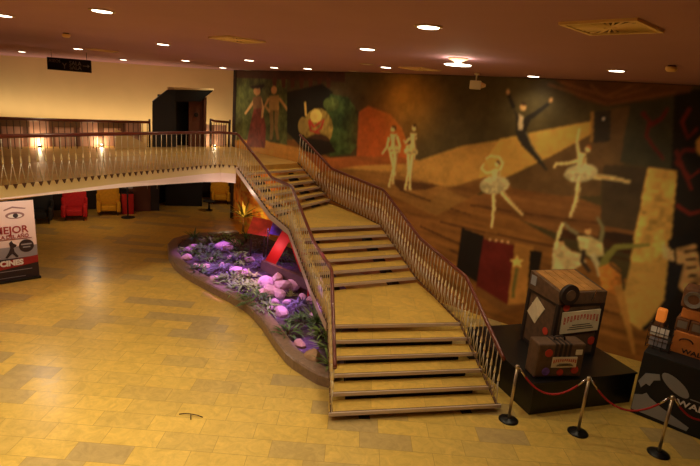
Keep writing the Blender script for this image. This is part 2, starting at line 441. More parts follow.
# orange ground and tan boards beyond the two dancers
paint([(359, 112), (368, 106), (390, 114), (402, 128), (410, 150), (409, 166), (356, 168), (357, 148)], (168, 86, 36), .2)
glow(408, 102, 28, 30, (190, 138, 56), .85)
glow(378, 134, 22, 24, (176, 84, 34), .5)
paint([(320, 174), (356, 163), (420, 163), (462, 152), (500, 166), (470, 190), (430, 214), (388, 194), (340, 178)], (136, 94, 42), .22, N3)
paint([(330, 168), (400, 158), (420, 160), (462, 150), (500, 160), (470, 172), (400, 172)], (164, 120, 54), .14, N3)
paint([(300, 150), (330, 158), (360, 156), (410, 158), (420, 163), (356, 166), (322, 172)], (146, 82, 36), .12, N3)
paint([(388, 178), (430, 184), (450, 182), (426, 190), (400, 190)], (92, 58, 28), .15, N3)
paint([(470, 200), (520, 176), (600, 206), (646, 232), (640, 250), (560, 234)], (118, 76, 36), .25, N3)
for a, b in (((440, 222), (640, 262)), ((420, 226), (600, 300)), ((470, 205), (620, 226)), ((400, 190), (470, 215)), ((530, 290), (640, 320)), ((450, 250), (560, 300))):
    stroke([a, b], 1.6, (74, 44, 22), 1.2)
paint([(600, 230), (640, 236), (638, 252), (596, 244)], (58, 38, 22), .15, N3)
paint([(560, 228), (636, 246), (636, 256), (556, 236)], (70, 42, 22), .2, N3)
# the painted beam of light and its lantern
paint([(500, 140), (520, 172), (511, 175), (488, 186), (446, 187), (420, 180), (400, 176), (404, 164), (420, 160), (462, 146)], (160, 118, 54), .16)
paint([(446, 186), (490, 184), (470, 198), (436, 216), (424, 208)], (130, 92, 42), .2, N3)
paint([(593, 121), (593, 135), (560, 152), (511, 175), (476, 192), (480, 168), (500, 139), (530, 133)], (178, 136, 62), .13)
paint([(446, 189), (484, 177), (503, 179), (468, 199)], (112, 74, 34), .2, N3)
paint([(593, 133), (606, 140), (604, 165), (600, 196), (560, 196), (512, 188), (505, 178), (540, 162)], (96, 70, 38), .22)
paint([(606, 110), (630, 106), (624, 165), (604, 165)], (98, 72, 38), .15)
paint([(592, 112), (611, 110), (610, 140), (607, 142), (591, 143)], (58, 48, 36), .12)
paint([(591, 112), (594, 112), (593, 143), (590, 142)], (150, 110, 50), .1)
blob(603, 119, 3.2, 3.4, (30, 24, 20)); blob(603.5, 119, 1.2, 1.2, (210, 200, 180))
# right: grey-green flats, tan column, dark scene
paint([(630, 104), (678, 98), (674, 172), (620, 162)], (66, 62, 40), .18)
paint([(604, 165), (646, 168), (640, 232), (600, 226)], (70, 54, 32), .18)
paint([(675, 90), (740, 90), (740, 380), (658, 340), (664, 320)], (34, 27, 20), .25)
paint([(648, 167), (677, 171), (671, 240), (664, 316), (640, 330), (622, 314), (634, 240)], (186, 142, 66), .3, N2)
paint([(631, 262), (668, 262), (664, 318), (640, 330), (620, 314)], (168, 128, 60), .35, N1)
for pts in ([(642, 112), (650, 122), (646, 136), (656, 150), (664, 160)], [(690, 108), (682, 122), (688, 138), (698, 128)], [(700, 150), (684, 150), (676, 162), (690, 178), (700, 170)],
            [(676, 150), (684, 172), (692, 190)], [(676, 205), (690, 214), (706, 210)], [(650, 126), (662, 118), (668, 108)]):
    stroke(pts, 4.5, (112, 36, 24), 3, .2)
blob(702, 146, 6, 10, (186, 140, 66))
# drape along the top
paint([(543, 70), (700, 70), (690, 92), (640, 101), (606, 106), (578, 98)], (98, 60, 28), .2, N3)
for a, b in (((548, 84), (606, 104)), ((560, 82), (612, 98)), ((590, 84), (604, 97)), ((676, 92), (610, 104)), ((650, 88), (612, 98)), ((632, 86), (604, 97))):
    stroke([a, b], 2, (124, 80, 40), 1.2)
# leaping dancer in a dark suit
SK = (190, 140, 84)
stroke([(514, 108), (511, 101), (508, 93)], 4.5, (40, 34, 28), 3.5); blob(508, 92, 2, 2.6, SK)
stroke([(527, 119), (538, 112), (549, 103)], 5.5, (40, 34, 28), 3.5); blob(551, 100, 1.8, 2.4, SK)
paint([(513, 108), (519, 116), (524, 118), (531, 118), (526, 132), (516, 131), (516, 118)], (46, 38, 30)); paint([(519, 114), (524, 117), (522, 130), (518, 129)], (176, 150, 110))
blob(523, 107, 2.8, 4, SK); paint([(521, 102), (526, 103), (526, 106), (521, 105)], (60, 38, 22))
paint([(515, 129), (527, 131), (531, 143), (541, 158), (548, 171), (546, 171), (534, 158), (522, 146), (516, 136)], (52, 46, 38))
stroke([(526, 132), (532, 146), (543, 162)], 1.6, (104, 96, 66), 1)
# ballerinas
PL = (206, 178, 112); PD = (164, 150, 104)
def ballerina(head, arms, tors, tutu, legs, hair=(70, 44, 24), s=1., tut=PD, sk=PL):
    for l in legs:
        stroke(l, 5*s, sk, 2.6*s); stroke([(x+1.4*s-i*.35, y) for i, (x, y) in enumerate(l)], 1.6*s, (150, 116, 66), .9*s)
    for p in arms: stroke(p, 2.8*s, sk, 2*s)
    paint(tors, sk, .1); xs = [q[0] for q in tors]; ys = [q[1] for q in tors]
    stroke([(max(xs)-1.2*s, min(ys)+2), (max(xs)-2.4*s, (min(ys)+max(ys))/2), (max(xs)-1.2*s, max(ys))], 1.6*s, (140, 108, 62))
    blob(*tutu[:4], tut, .3, tutu[4], tex=N2)
    for k in range(7):
        a = PI*(.08+.84*k/6); stroke([(tutu[0]+tutu[2]*.25*math.cos(a), tutu[1]+tutu[3]*.1), (tutu[0]+tutu[2]*.92*math.cos(a), tutu[1]+tutu[3]*.9*math.sin(a))], .8*s, (120, 106, 70), .5)
    blob(head[0], head[1], 2.6*s, 3.4*s, sk); blob(head[0]+.8*s, head[1]-2.6*s, 2.4*s, 1.5*s, hair); blob(head[0]+2.6*s, head[1]-.4*s, 1*s, 1.8*s, hair)
ballerina((497, 164), [[(492, 172), (486, 173), (481, 168), (484, 164)], [(500, 170), (503, 163), (499, 157), (490, 156), (486, 159)]],
          [(492, 169), (500, 169), (500, 182), (492, 182)], (494.5, 185, 15, 9, -.1),
          [[(494, 190), (494, 208), (492, 228)], [(500, 190), (511, 203), (523, 215)]], s=.85)
ballerina((588, 149), [[(579, 156), (577, 142), (579, 128)], [(580, 160), (570, 163), (556, 164), (554, 168)]],
          [(578, 153), (586, 154), (586, 170), (577, 170)], (581, 173, 17, 9, -.12),
          [[(579, 178), (577, 198), (570, 218)], [(590, 176), (612, 178), (630, 182)]], hair=(150, 84, 36), s=1.)
ballerina((393, 129), [[(389, 137), (387, 147), (382, 154)], [(397, 136), (400, 146), (399, 152)]],
          [(390, 134), (397, 134), (395.5, 142), (397, 148), (391, 148), (391.5, 142)], (394, 149.5, 6.5, 4, 0), [[(391, 152), (394, 168), (389, 187)], [(396, 152), (395, 168), (393, 184)]], s=.9, tut=(206, 180, 110))
ballerina((414, 128), [[(410, 138), (405, 143), (404, 140)], [(416, 137), (413, 144), (406, 147)]],
          [(410, 133), (417, 134), (414.5, 142), (415, 149), (409.5, 149), (411, 142)], (411, 151.5, 7, 4, .1), [[(409, 154), (409, 172), (405, 190)], [(413, 154), (411, 172), (410, 190)]], s=.9, tut=(206, 180, 110))
# the red cabinet with a star
paint([(462, 228), (485, 236), (480, 284), (456, 270)], (32, 25, 18), .15)
paint([(484, 236), (517, 243), (508, 308), (476, 290)], (98, 30, 22), .2); paint([(484, 234), (534, 243), (533, 248), (484, 239)], (120, 78, 36), .1)
paint([(515, 243), (534, 246), (526, 306), (507, 309)], (150, 102, 44), .15)
paint([(477, 286), (508, 305), (526, 303), (526, 310), (507, 315), (475, 293)], (110, 72, 34), .1)
paint([(530, 250), (542, 252), (536, 300), (527, 300)], (34, 26, 18), .1)
for x in (490, 496, 502, 508): blob(x, 239.5+(x-490)*.15, 1.3, 1.2, (190, 150, 96))
paint([(513+8*math.cos(a)*(1 if i % 2 == 0 else .42)+4, 262+7*math.sin(a)*(1 if i % 2 == 0 else .42)) for i, a in enumerate([k*PI/5-PI/2 for k in range(10)])], (206, 166, 84), .1)
stroke([(517, 268), (514, 284), (513, 298)], 4, (96, 88, 40), 3)
# the group of tumblers
stroke([(559, 262), (556, 246), (560, 230), (563, 223)], 4, PL, 2.6); stroke([(578, 234), (570, 229), (564, 223)], 4, (120, 110, 74), 2.6)
paint([(553, 248), (563, 244), (572, 252), (582, 254), (586, 262), (570, 272), (552, 270)], (186, 160, 104), .25, tex=N2)
blob(561, 243, 3, 4, SK); blob(561, 240, 3, 2, (60, 40, 24))
paint([(577, 236), (590, 236), (602, 242), (604, 256), (592, 258), (580, 250)], (176, 154, 96), .3, N2)
blob(588, 231, 3, 4, SK); blob(587, 228, 3, 2, (110, 66, 30)); stroke([(600, 242), (603, 228), (597, 217)], 4.5, (110, 104, 66), 2.5)
stroke([(592, 254), (598, 266), (600, 276)], 6, PD, 4); stroke([(584, 250), (582, 262), (590, 272)], 4, (60, 46, 34))
stroke([(602, 270), (606, 258), (616, 247), (632, 246), (650, 245)], 9, (116, 110, 48), 3)
paint([(598, 268), (612, 262), (622, 272), (624, 290), (616, 296), (602, 288)], (170, 104, 40), .25, N2)
stroke([(618, 285), (624, 310), (631, 338), (634, 354)], 9, (160, 112, 50), 3); stroke([(610, 264), (622, 274), (624, 290)], 2.5, (60, 58, 34))
# jesters at the right edge
paint([(668, 240), (690, 232), (700, 250), (690, 262), (668, 262)], (30, 26, 24), .2)
for i, x in enumerate((662, 665, 668, 671)): paint([(x, 244+i*2), (x+2, 243+i*2), (x+3.4, 258+i), (x+1.4, 259+i)], (196, 160, 104), .1)
paint([(676, 248), (696, 244), (705, 290), (690, 300), (678, 286)], (164, 124, 74), .35, N2)
for i in range(5): stroke([(684+i*1.5, 252+i*8), (697, 250+i*8.5)], 3, (44, 34, 26), 2.4)
paint([(668, 262), (684, 264), (676, 296), (660, 318), (652, 318), (664, 300)], (36, 33, 34), .2)
stroke([(664, 308), (652, 322), (643, 330)], 6, (28, 24, 22), 4)
# rough plaster under the head of the stairs
paint([(236, 178), (300, 172), (305, 260), (232, 260)], (206, 128, 56), .5, N2)
for _ in range(2):
    pd = np.pad(IMG, ((1, 1), (1, 1), (0, 0)), 'edge')       # soft brush edges
    IMG = sum(pd[a:a+nz, b_:b_+ns]*w_ for a in range(3) for b_, w_ in ((0, 1/12), (1, 2/12), (2, 1/12)))
IMG *= (1+(N2-.5)*.3)[..., None]
GAIN = 1.75
lum = (IMG @ np.array([.3, .6, .1]))[..., None]
IMG = np.clip(IMG*GAIN*np.clip((lum/.11), .2, 3)**.2, .002, .85)
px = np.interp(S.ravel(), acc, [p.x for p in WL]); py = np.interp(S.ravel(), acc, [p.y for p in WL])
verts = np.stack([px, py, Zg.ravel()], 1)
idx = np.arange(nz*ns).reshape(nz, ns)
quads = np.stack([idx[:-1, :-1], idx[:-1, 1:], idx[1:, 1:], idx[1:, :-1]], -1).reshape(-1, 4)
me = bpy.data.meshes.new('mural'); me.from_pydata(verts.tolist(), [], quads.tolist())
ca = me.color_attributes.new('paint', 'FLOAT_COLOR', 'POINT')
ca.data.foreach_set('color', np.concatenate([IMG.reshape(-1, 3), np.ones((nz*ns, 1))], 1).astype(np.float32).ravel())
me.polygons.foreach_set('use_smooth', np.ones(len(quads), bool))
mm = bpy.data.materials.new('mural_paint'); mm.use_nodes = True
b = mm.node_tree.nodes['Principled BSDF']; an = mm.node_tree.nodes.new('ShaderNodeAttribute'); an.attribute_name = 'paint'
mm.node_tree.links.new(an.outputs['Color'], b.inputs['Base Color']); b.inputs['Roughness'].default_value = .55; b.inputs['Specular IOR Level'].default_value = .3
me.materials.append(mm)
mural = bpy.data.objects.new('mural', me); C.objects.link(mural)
tag(mural, 'huge painted mural of dancers, drapes and boards covering the long curved wall', 'mural')

# ------------------------------------------------------------------ staircase
RP = [(2.76, 7.86), (2.33, 9.42), (1.67, 11.57), (.84, 13.41), (-.67, 15.75), (-1.79, 16.71)]
LP = [(-.1, 7.2), (-.2, 8.8), (-.62, 10.4), (-1.32, 12.2), (-1.97, 13.2), (-3.22, 14.85)]
LV = [1, 6, 7, 12, 13, 19]
def edge_pt(P, k):
    for i in range(5):
        if LV[i] <= k <= LV[i+1]:
            t = (k-LV[i])/(LV[i+1]-LV[i]); return Vector(P[i]).lerp(Vector(P[i+1]), t)
stairs = thing('staircase', 'wide curving staircase of yellow stone treads rising to the gallery', 'staircase', (1.2, 8, 0))
def rail_h(P, k): return k*HR
for k in range(1, 19):
    L0, R0_, L1, R1 = edge_pt(LP, k), edge_pt(RP, k), edge_pt(LP, k+1), edge_pt(RP, k+1)
    back = ((L1-L0)+(R1-R0_)).normalized()*.03
    if k == 18: back = -back*.2
    z = k*HR
    bm = B(); bm_prism(bm, [L0, R0_, R1+back, L1+back], z-.055, z)
    nm = 'landing' if k in (6, 12) else 'tread'
    t = link(nm, bm, M['tread'], stairs)
    d = (R0_-L0).normalized(); n = Vector((d.y, -d.x))
    bm = B(); bm_prism(bm, [L0+n*.028, R0_+n*.028, R0_-n*.0, L0-n*.0], z-.054, z+.004); link('nosing', bm, M['nosing'], t)
    bm = B(); bm_prism(bm, [L0-n*.001, R0_-n*.001, R0_-n*.02, L0-n*.02], z-.011, z+.0045); link('edge_strip', bm, M['nosing_line'], t)
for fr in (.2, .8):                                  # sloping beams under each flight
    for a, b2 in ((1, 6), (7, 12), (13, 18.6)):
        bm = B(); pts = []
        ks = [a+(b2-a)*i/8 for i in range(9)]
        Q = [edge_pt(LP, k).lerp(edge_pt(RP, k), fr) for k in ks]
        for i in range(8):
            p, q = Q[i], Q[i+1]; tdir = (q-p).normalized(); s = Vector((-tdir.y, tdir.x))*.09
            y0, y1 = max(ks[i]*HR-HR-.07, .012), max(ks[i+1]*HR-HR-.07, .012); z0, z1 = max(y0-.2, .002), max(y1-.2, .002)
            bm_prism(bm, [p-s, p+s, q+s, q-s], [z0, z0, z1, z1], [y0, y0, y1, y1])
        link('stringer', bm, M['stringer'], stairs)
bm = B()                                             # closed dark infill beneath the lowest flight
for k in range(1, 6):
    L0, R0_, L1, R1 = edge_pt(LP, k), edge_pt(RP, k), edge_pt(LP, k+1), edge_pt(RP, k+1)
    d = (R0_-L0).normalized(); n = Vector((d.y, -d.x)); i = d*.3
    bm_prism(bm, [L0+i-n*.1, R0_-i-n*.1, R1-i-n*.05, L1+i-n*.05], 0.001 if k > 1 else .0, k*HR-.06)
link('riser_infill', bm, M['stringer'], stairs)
for (x, y) in ((.3, 12.9), (-.1, 14.3), (1.2, 10.2), (.6, 9.7)):
    pass

# ------------------------------------------------------------------ railings
def samples(P3, step):
    out = []; rest = step*.5
    for a, b in zip(P3, P3[1:]):
        a = Vector(a); b = Vector(b); l = (b-a).length; t = rest
        while t < l: out.append((a.lerp(b, t/l), (b-a).normalized())); t += step
        rest = t-l
    return out
def height_at(base, hs, p):
    best = None
    for i in range(len(base)-1):
        a = Vector(base[i]); e = Vector(base[i+1])-a; u = max(0, min(1, (p-a).dot(e)/e.length_squared)); d = (a+e*u-p).length
        if best is None or d < best[0]: best = (d, hs[i]+(hs[i+1]-hs[i])*u)
    return best[1]
def railing(root, base, hgt, step, tooth=0.):
    """base: 3-D polyline of the feet; the rail runs hgt above it (one height, or one per corner)"""
    hs = hgt if isinstance(hgt, (list, tuple)) else [hgt]*len(base)
    top = [Vector(p)+Vector((0, 0, h)) for p, h in zip(base, hs)]
    pts = []
    for i in range(len(top)-1):
        l = (top[i+1]-top[i]).length
        for t in (0, .08/l, .5, 1-.08/l): pts.append(top[i].lerp(top[i+1], t))
    pts.append(top[-1])
    sm = [pts[0]]+[(pts[i-1]+pts[i]*2+pts[i+1])/4 if i % 4 == 0 else pts[i] for i in range(1, len(pts)-1)]+[pts[-1]]
    bm = B(); bm_tube(bm, sm, .032, .04, 10); link('handrail', bm, M['rail'], root)
    for p, t in samples(base, step):
        hgt = height_at(base, hs, p); k = hgt*.46; f = p+Vector((0, 0, k)); s = t*step*.42
        bm = B()
        bm_cyl(bm, f+Vector((0, 0, .06)), p+Vector((0, 0, hgt-.02)), .009, n=6)
        bm_cyl(bm, p+s+Vector((0, 0, .005)), f-Vector((0, 0, .01)), .0085, n=6)
        bm_cyl(bm, p-s+Vector((0, 0, .005)), f-Vector((0, 0, .01)), .0085, n=6)
        bl = link('baluster', bm, M['rod'], root)
        bm = B(); bm_lathe(bm, [(.010, 0), (.022, .012), (.019, .05), (.012, .12), (.008, .13)], 8, f-Vector((0, 0, .02))); link('ferrule', bm, M['ferrule'], bl)
        bm = B(); g = t*step*.40; h_ = Vector((-t.y, t.x, 0)).normalized()*.02
        bm_slab(bm, [p-g-h_+Vector((0, 0, .012)), p+g-h_+Vector((0, 0, .012)), p+g+h_+Vector((0, 0, .012)), p-g+h_+Vector((0, 0, .012))], .02); 
        if tooth:
            bm.free(); bm = B(); o_ = Vector((t.y, -t.x, 0)); u_ = Vector((t.x, t.y, 0)).normalized()*.038
            q = p+o_*tooth; bm_slab(bm, [q-u_+Vector((0, 0, .02)), q+Vector((0, 0, -.065)), q+u_+Vector((0, 0, .02))], .03)
        link('foot', bm, M['foot'], bl)
def stair_base(P, inset):
    out = []
    for k in (LV[0]-.05, *LV[1:5], LV[5]):
        kk = max(1, k); o = edge_pt(LP if P is RP else RP, kk); p = edge_pt(P, kk)
        q = p+(o-p).normalized()*inset
        out.append(Vector((q.x, q.y, kk*HR+.0)))
    return out
rr = thing('stair_railing', 'right-hand stair railing, red-brown handrail descending in front of the mural', 'railing', (2.7, 7.9, .15), 0, 'railings of forked balusters')
railing(rr, stair_base(RP, .07), [.82, .93, .93, .93, .93, .9], .155)
lr = thing('stair_railing', 'left-hand stair railing, red-brown handrail standing over the planted bed', 'railing', (-.1, 7.2, .15), 0, 'railings of forked balusters')
LRAIL = [(-.06, 7.2, .15, .92), (-.27, 8.85, .9, 1.94), (-.72, 10.3, 1.05, 2.03), (-1.45, 12.1, 1.8, 2.84), (-2.06, 12.98, 1.95, 2.87), (-3.32, 14.6, 2.85, 3.75)]
railing(lr, [Vector(p[:3]) for p in LRAIL], [p[3]-p[2] for p in LRAIL], .155)
bm = B()                                             # pale band that closes the outer ends of the treads
for p, q in zip(LRAIL[1:], LRAIL[2:]):
    d = (Vector(q[:2])-Vector(p[:2])).normalized(); n = Vector((-d.y, d.x)); a, b2 = Vector(p[:2]), Vector(q[:2])
    bm_prism(bm, [a+n*.03, a-n*.02, b2-n*.02, b2+n*.03], [p[2]-.14]*2+[q[2]-.14]*2, [p[2]-.002]*2+[q[2]-.002]*2)
link('side_band', bm, M['nosing'], stairs)
mzp = [Vector((x, y, MZ+.015)) for x, y in offset_line(EDGE[1:], -.005)]
mzp = [mzp[0].lerp(Vector((-9.4, 3.2, MZ+.015)), .12)]+mzp
gr = thing('gallery_railing', 'long red-brown railing on forked cream balusters along the gallery edge', 'railing', (-5.3, 11.8, MZ), 0, 'railings of forked balusters')
railing(gr, mzp, .9, .165, .068)
# rear railing and the low boarded wall behind it
FR = [Vector((-11.2, 12.6, MZ)), Vector((-9.79, 14.29, MZ)), Vector((-8.5, 15.75, MZ)), Vector((-7.0, 17.7, MZ))]
def rear_rail(label, P, n, hgt, dip=0):
    root = thing('rear_railing', label, 'railing', P[0], 0, 'dark rear railings')
    bm = B(); top = [Vector(p)+Vector((0, 0, hgt)) for p in P]
    if dip: top = [top[0]+Vector((0, 0, dip)), top[0].lerp(top[1], .2)+Vector((0, 0, dip*.4))]+top[1:]
    bm_tube(bm, top, .04, .045, 8); link('handrail', bm, M['rail'], root)
    for p, t in samples(P, sum((b-a).length for a, b in zip(P, P[1:]))/n):
        bm = B(); bm_cyl(bm, p, p+Vector((0, 0, hgt-.02)), .011, n=6); link('baluster', bm, M['darkrod'], root)
    for p in (P[0], P[-1]):
        bm = B(); bm_cyl(bm, p, p+Vector((0, 0, hgt+.1)), .035, n=10); link('newel', bm, M['darkrod'], root)
rear_rail('long dark railing at the rear of the gallery, left of the doorway', FR, 40, .83)
rear_rail('short dark railing dipping between the doorway and the mural corner', [Vector((-5.42, 19.35, MZ)), Vector((-4.85, 19.95, MZ))], 8, .92, .08)
def wall_strip(P, d, t, z0, z1):
    a = offset_line([p.xy for p in P], -d); b = offset_line([p.xy for p in P], -d-t)
    bm = B(); bm_prism(bm, a+b[::-1], z0, z1); return bm
bm = wall_strip(FR, .5, .12, MZ, MZ+.78); struct('wall_low', bm, M['wain'])
bm = wall_strip([Vector((-5.5, 19.45, 0)), Vector((-4.85, 20.1, 0))], .3, .1, MZ, MZ+.78); struct('wall_low_right', bm, M['wain'])
# dark notice boards along the top of the low wall
for k, (x0, x1) in enumerate(((0, 29), (49, 80), (98, 122))):
    p0 = at(x0, 121, MZ+.75); p1 = at(x1, 121, MZ+.75)
    def on(x):
        q = at_depth(x, 122, 10); m_ = q.y/q.x
        a, b2 = [Vector(v) for v in offset_line([p.xy for p in FR], -.49)[1:4:2]]
        for a, b2 in zip([Vector(v) for v in offset_line([p.xy for p in FR], -.49)][:-1], [Vector(v) for v in offset_line([p.xy for p in FR], -.49)][1:]):
            e = b2-a; den = e.y-m_*e.x
            s = (m_*a.x-a.y)/den
            if -.2 <= s <= 1.05: return a+e*s
        return a
    p, q = on(x0), on(x1); t = (q-p).normalized(); n = Vector((t.y, -t.x))
    bm = B(); bm_prism(bm, [p+n*.025, q+n*.025, q, p], MZ+.58, MZ+.77)
    o = link('notice_board', bm, mat('board_brown', (120, 84, 52), .6)); tag(o, ['long brown board fixed to the low wall behind the rear railing, leftmost', 'middle brown board on the low wall behind the rear railing', 'brown board on the low wall nearest the dark doorway'][k], 'board', 'boards on the low wall')

# dark doorway with its canopy
pa, pb = Vector((-6.62, 18.18)), Vector((-5.55, 19.26))
t = (pb-pa).normalized(); n = Vector((t.y, -t.x))            # n points to the hall
def dp(u, d, z): q = pa+t*u+n*d; return (q.x, q.y, z)
W_ = (pb-pa).length
def on_front(x, y, d):
    r = ray(x, y); o_ = pa+n*d
    tt = (n.x*o_.x+n.y*o_.y)/(n.x*r[0]+n.y*r[1]); return Vector((r[0]*tt, r[1]*tt, EYE+r[2]*tt))
door = thing('doorway_booth', 'dark projecting doorway with slanted hood in the cream upper wall', 'doorway', (*pa, MZ))
bm = B(); bm_slab(bm, [dp(0, 0, MZ), dp(0, -.55, MZ), dp(0, -.55, MZ+1.6), dp(0, 0, MZ+1.6)], -.05); link('side_panel', bm, M['door'], door)
bm = B(); bm_slab(bm, [dp(.0, -.1, MZ), dp(.42, -.1, MZ), dp(.42, -.1, MZ+1.75), dp(0, -.1, MZ+1.75)], .05); dl = link('door_leaf', bm, M['door'], door); dl['label'] = 'blue-black door leaf'
bm = B(); bm_slab(bm, [dp(W_-.62, -.1, MZ), dp(W_-.1, -.1, MZ), dp(W_-.1, -.1, MZ+1.75), dp(W_-.62, -.1, MZ+1.75)], .05); dl = link('door_leaf', bm, M['doorbrown'], door); dl['label'] = 'red-brown door leaf'
bm = B(); q = Vector(dp(W_-.36, -.09, MZ+1.14)); bm_cyl(bm, q, q+Vector((n.x, n.y, 0))*.05, .075, n=14); link('handle', bm, M['signblack'], dl)
bm = B(); bm_slab(bm, [dp(.0, -.6, MZ), dp(W_, -.6, MZ), dp(W_, -.6, MZ+1.75), dp(0, -.6, MZ+1.75)], .05); link('back_panel', bm, M['signblack'], door)
bm = B(); bm_slab(bm, [dp(W_-.1, .02, MZ), dp(W_, .02, MZ), dp(W_, .02, MZ+1.78), dp(W_-.1, .02, MZ+1.78)], .6); link('jamb', bm, M['doorbrown'], door)
HP = [on_front(*q, .12) for q in ((175, 101.5), (200, 101.5), (213.5, 90.5), (175, 89.8))]
bm = B(); bm_slab(bm, HP, .5); link('hood', bm, M['signblack'], door)
HP = [on_front(*q, .12) for q in ((153, 147), (175.5, 147), (175.5, 89.8), (168, 89.5), (153, 101))]
bm = B(); bm_slab(bm, HP, .06); link('screen_panel', bm, M['door'], door)
HP = [on_front(*q, .14) for q in ((174, 89.6), (213.8, 90.3), (213.8, 88.8), (174, 87.6))]
bm = B(); bm_slab(bm, HP, .5); link('hood_edge', bm, M['cream'], door)
# pale sloping balustrade wall seen beside the doorway
p0, p1 = at(134, 131, MZ+.35), at(155, 143, MZ+.12)
bm = B(); a = Vector((-7.62, 16.55, MZ)); b2 = Vector((-6.98, 17.35, MZ)); s = Vector((.05, -.04, 0))
bm_slab(bm, [a, b2, b2+Vector((0, 0, .14)), a+Vector((0, 0, .62)), ], .06); tag(link('ramp_kerb', bm, M['cream']), 'pale sloping kerb wedge left of the dark doorway behind the gallery', 'kerb')

# ------------------------------------------------------------------ ceiling fittings
LIGHTS = [(102, 10.5), (3, 15), (163, 44), (22, 52.3), (78, 48.6), (123.5, 59.5), (185.6, 60.4), (222.9, 67.6), (249, 60), (274.3, 67.3), (307.7, 68.4), (367.3, 48.7), (428.6, 26.4), (386, 67), (616.8, 70.3), (533.5, 76)]
def mk_light(label, loc):
    root = thing('downlight', label, 'light', loc, 0, 'recessed ceiling downlights')
    bm = B(); n = 24
    for r0, r1, z0, z1 in ((.125, .155, -.012, -.006), (.155, .155, -.006, 0)):
        pass
    bm_lathe(bm, [(.12, -.004), (.122, -.014), (.150, -.010), (.155, -.001)], 24)
    link('trim_ring', bm, M['trim'], root, world=False)
    bm = B(); bm_lathe(bm, [(.02, -.016), (.11, -.016), (.118, -.004)], 24); link('lens', bm, M['lens'], root, world=False)
    return root
where = ['large downlight near the top edge of the view, left of centre', 'downlight cut by the left edge of the view', 'downlight left of the first square vent, above the rear gallery', 'downlight above the left end of the cream wall', 'downlight beside the thin vent over the hanging sign',
         'downlight against the cream wall, right of the hanging sign', 'downlight above the dark doorway', 'downlight above the corner where cream wall meets mural', 'small downlight just right of the first square vent', 'downlight over the two costumed figures of the mural',
         'downlight above the painted black cloth of the mural', 'middle downlight behind the largest centre one', 'largest downlight right of centre', 'downlight close to the mural above the pale pair of dancers', 'downlight right of the leaping painted dancer, near the painted lantern', 'downlight right above the leaping painted dancer']
d0 = None
LP_ = []
for (x, y), wh in zip(LIGHTS, where):
    p = at(x, y, CEIL); p = p*(19.6/p.y) if x < 240 and p.y > 19.6 else p; LP_.append(p)
    loc = (p.x, p.y, CEIL)
    if d0 is None: d0 = mk_light('round recessed ceiling light, '+wh, loc)
    else: dup(d0, loc, None, 'round recessed ceiling light, '+wh)
for (x, y), wh in (((247, 70), 'over the mural corner'), ((353.6, 71), 'over the painted foliage'), ((366.5, 63.9), 'behind the middle downlight'), ((387, 71.8), 'touching the mural top')):
    p = at(x, y, CEIL); o = thing('downlight', 'unlit round ceiling light '+wh, 'light', (p.x, p.y, CEIL), 0, 'dim ceiling downlights')
    bm = B(); bm_lathe(bm, [(.12, -.004), (.122, -.014), (.150, -.010), (.155, -.001)], 20); link('trim_ring', bm, M['trim'], o, world=False)
    bm = B(); bm_lathe(bm, [(.02, -.012), (.11, -.012), (.118, -.004)], 20); link('lens', bm, M['white'], o, world=False)
# the bright fitting that hangs below the ceiling
p = at(458.5, 58, CEIL); bl = thing('drop_light', 'bright dish-shaped ceiling lamp hanging left of the cream projector', 'light', (p.x, p.y, CEIL))
bm = B(); bm_lathe(bm, [(.16, .004), (.16, -.02), (.06, -.06), (.05, -.125)], 20); link('body', bm, M['trim'], bl, world=False)
bm = B(); bm_lathe(bm, [(.03, -.125), (.2, -.115), (.22, -.105), (.12, -.095), (.03, -.09)], 24); link('dish', bm, M['lens'], bl, world=False)
LP_.append(p)
def mk_vent(label, loc, rz, s):
    root = thing('ceiling_vent', label, 'vent', loc, rz, 'square ceiling vents')
    bm = B()
    for i in range(4):
        a = i*PI/2; bm_box(bm, (math.cos(a)*s*.47, math.sin(a)*s*.47, -.012), (.06*s+.0, s, .024), Matrix.Rotation(a, 3, 'Z'))
    link('frame', bm, M['vent'], root, world=False)
    bm = B(); bm_box(bm, (0, 0, -.003), (s*.92, s*.92, .006)); link('plate', bm, M['ventdark'], root, world=False)
    bm = B(); bm_lathe(bm, [(.07*s, -.02), (.07*s, -.006)], 14)
    for k in range(28):
        a = 2*PI*k/28; r1 = min(s*.44/max(abs(math.cos(a)), abs(math.sin(a))), s*.56)
        c = Vector((math.cos(a), math.sin(a), 0))*(s*.1+r1)/2; bm_box(bm, (c.x, c.y, -.012), (r1-s*.1, .022*s, .014), Matrix.Rotation(a, 3, 'Z') @ Matrix.Rotation(.5, 3, 'X'))
    link('vane', bm, M['vent'], root, world=False)
    return root
vc = [at(*q, CEIL) for q in ((555, 21), (642, 16), (668, 31), (587, 34))]
c = sum(vc, Vector())/4; a = vc[1]-vc[0]
v0 = mk_vent('large square swirl vent in the ceiling, nearest, at right', (c.x, c.y, CEIL), math.atan2(a.y, a.x), .66)
c = at(237, 39, CEIL); dup(v0, (c.x, c.y, CEIL), math.atan2(a.y, a.x), 'square swirl vent in the ceiling left of centre')
c = at(102, 50, CEIL); dup(v0, (c.x, c.y, CEIL), math.atan2(a.y, a.x), 'square swirl vent in the ceiling near the hanging sign')
c = at(420, 68.5, CEIL); dup(v0, (c.x, c.y, CEIL), math.atan2(a.y, a.x), 'square swirl vent in the ceiling beside the mural top')
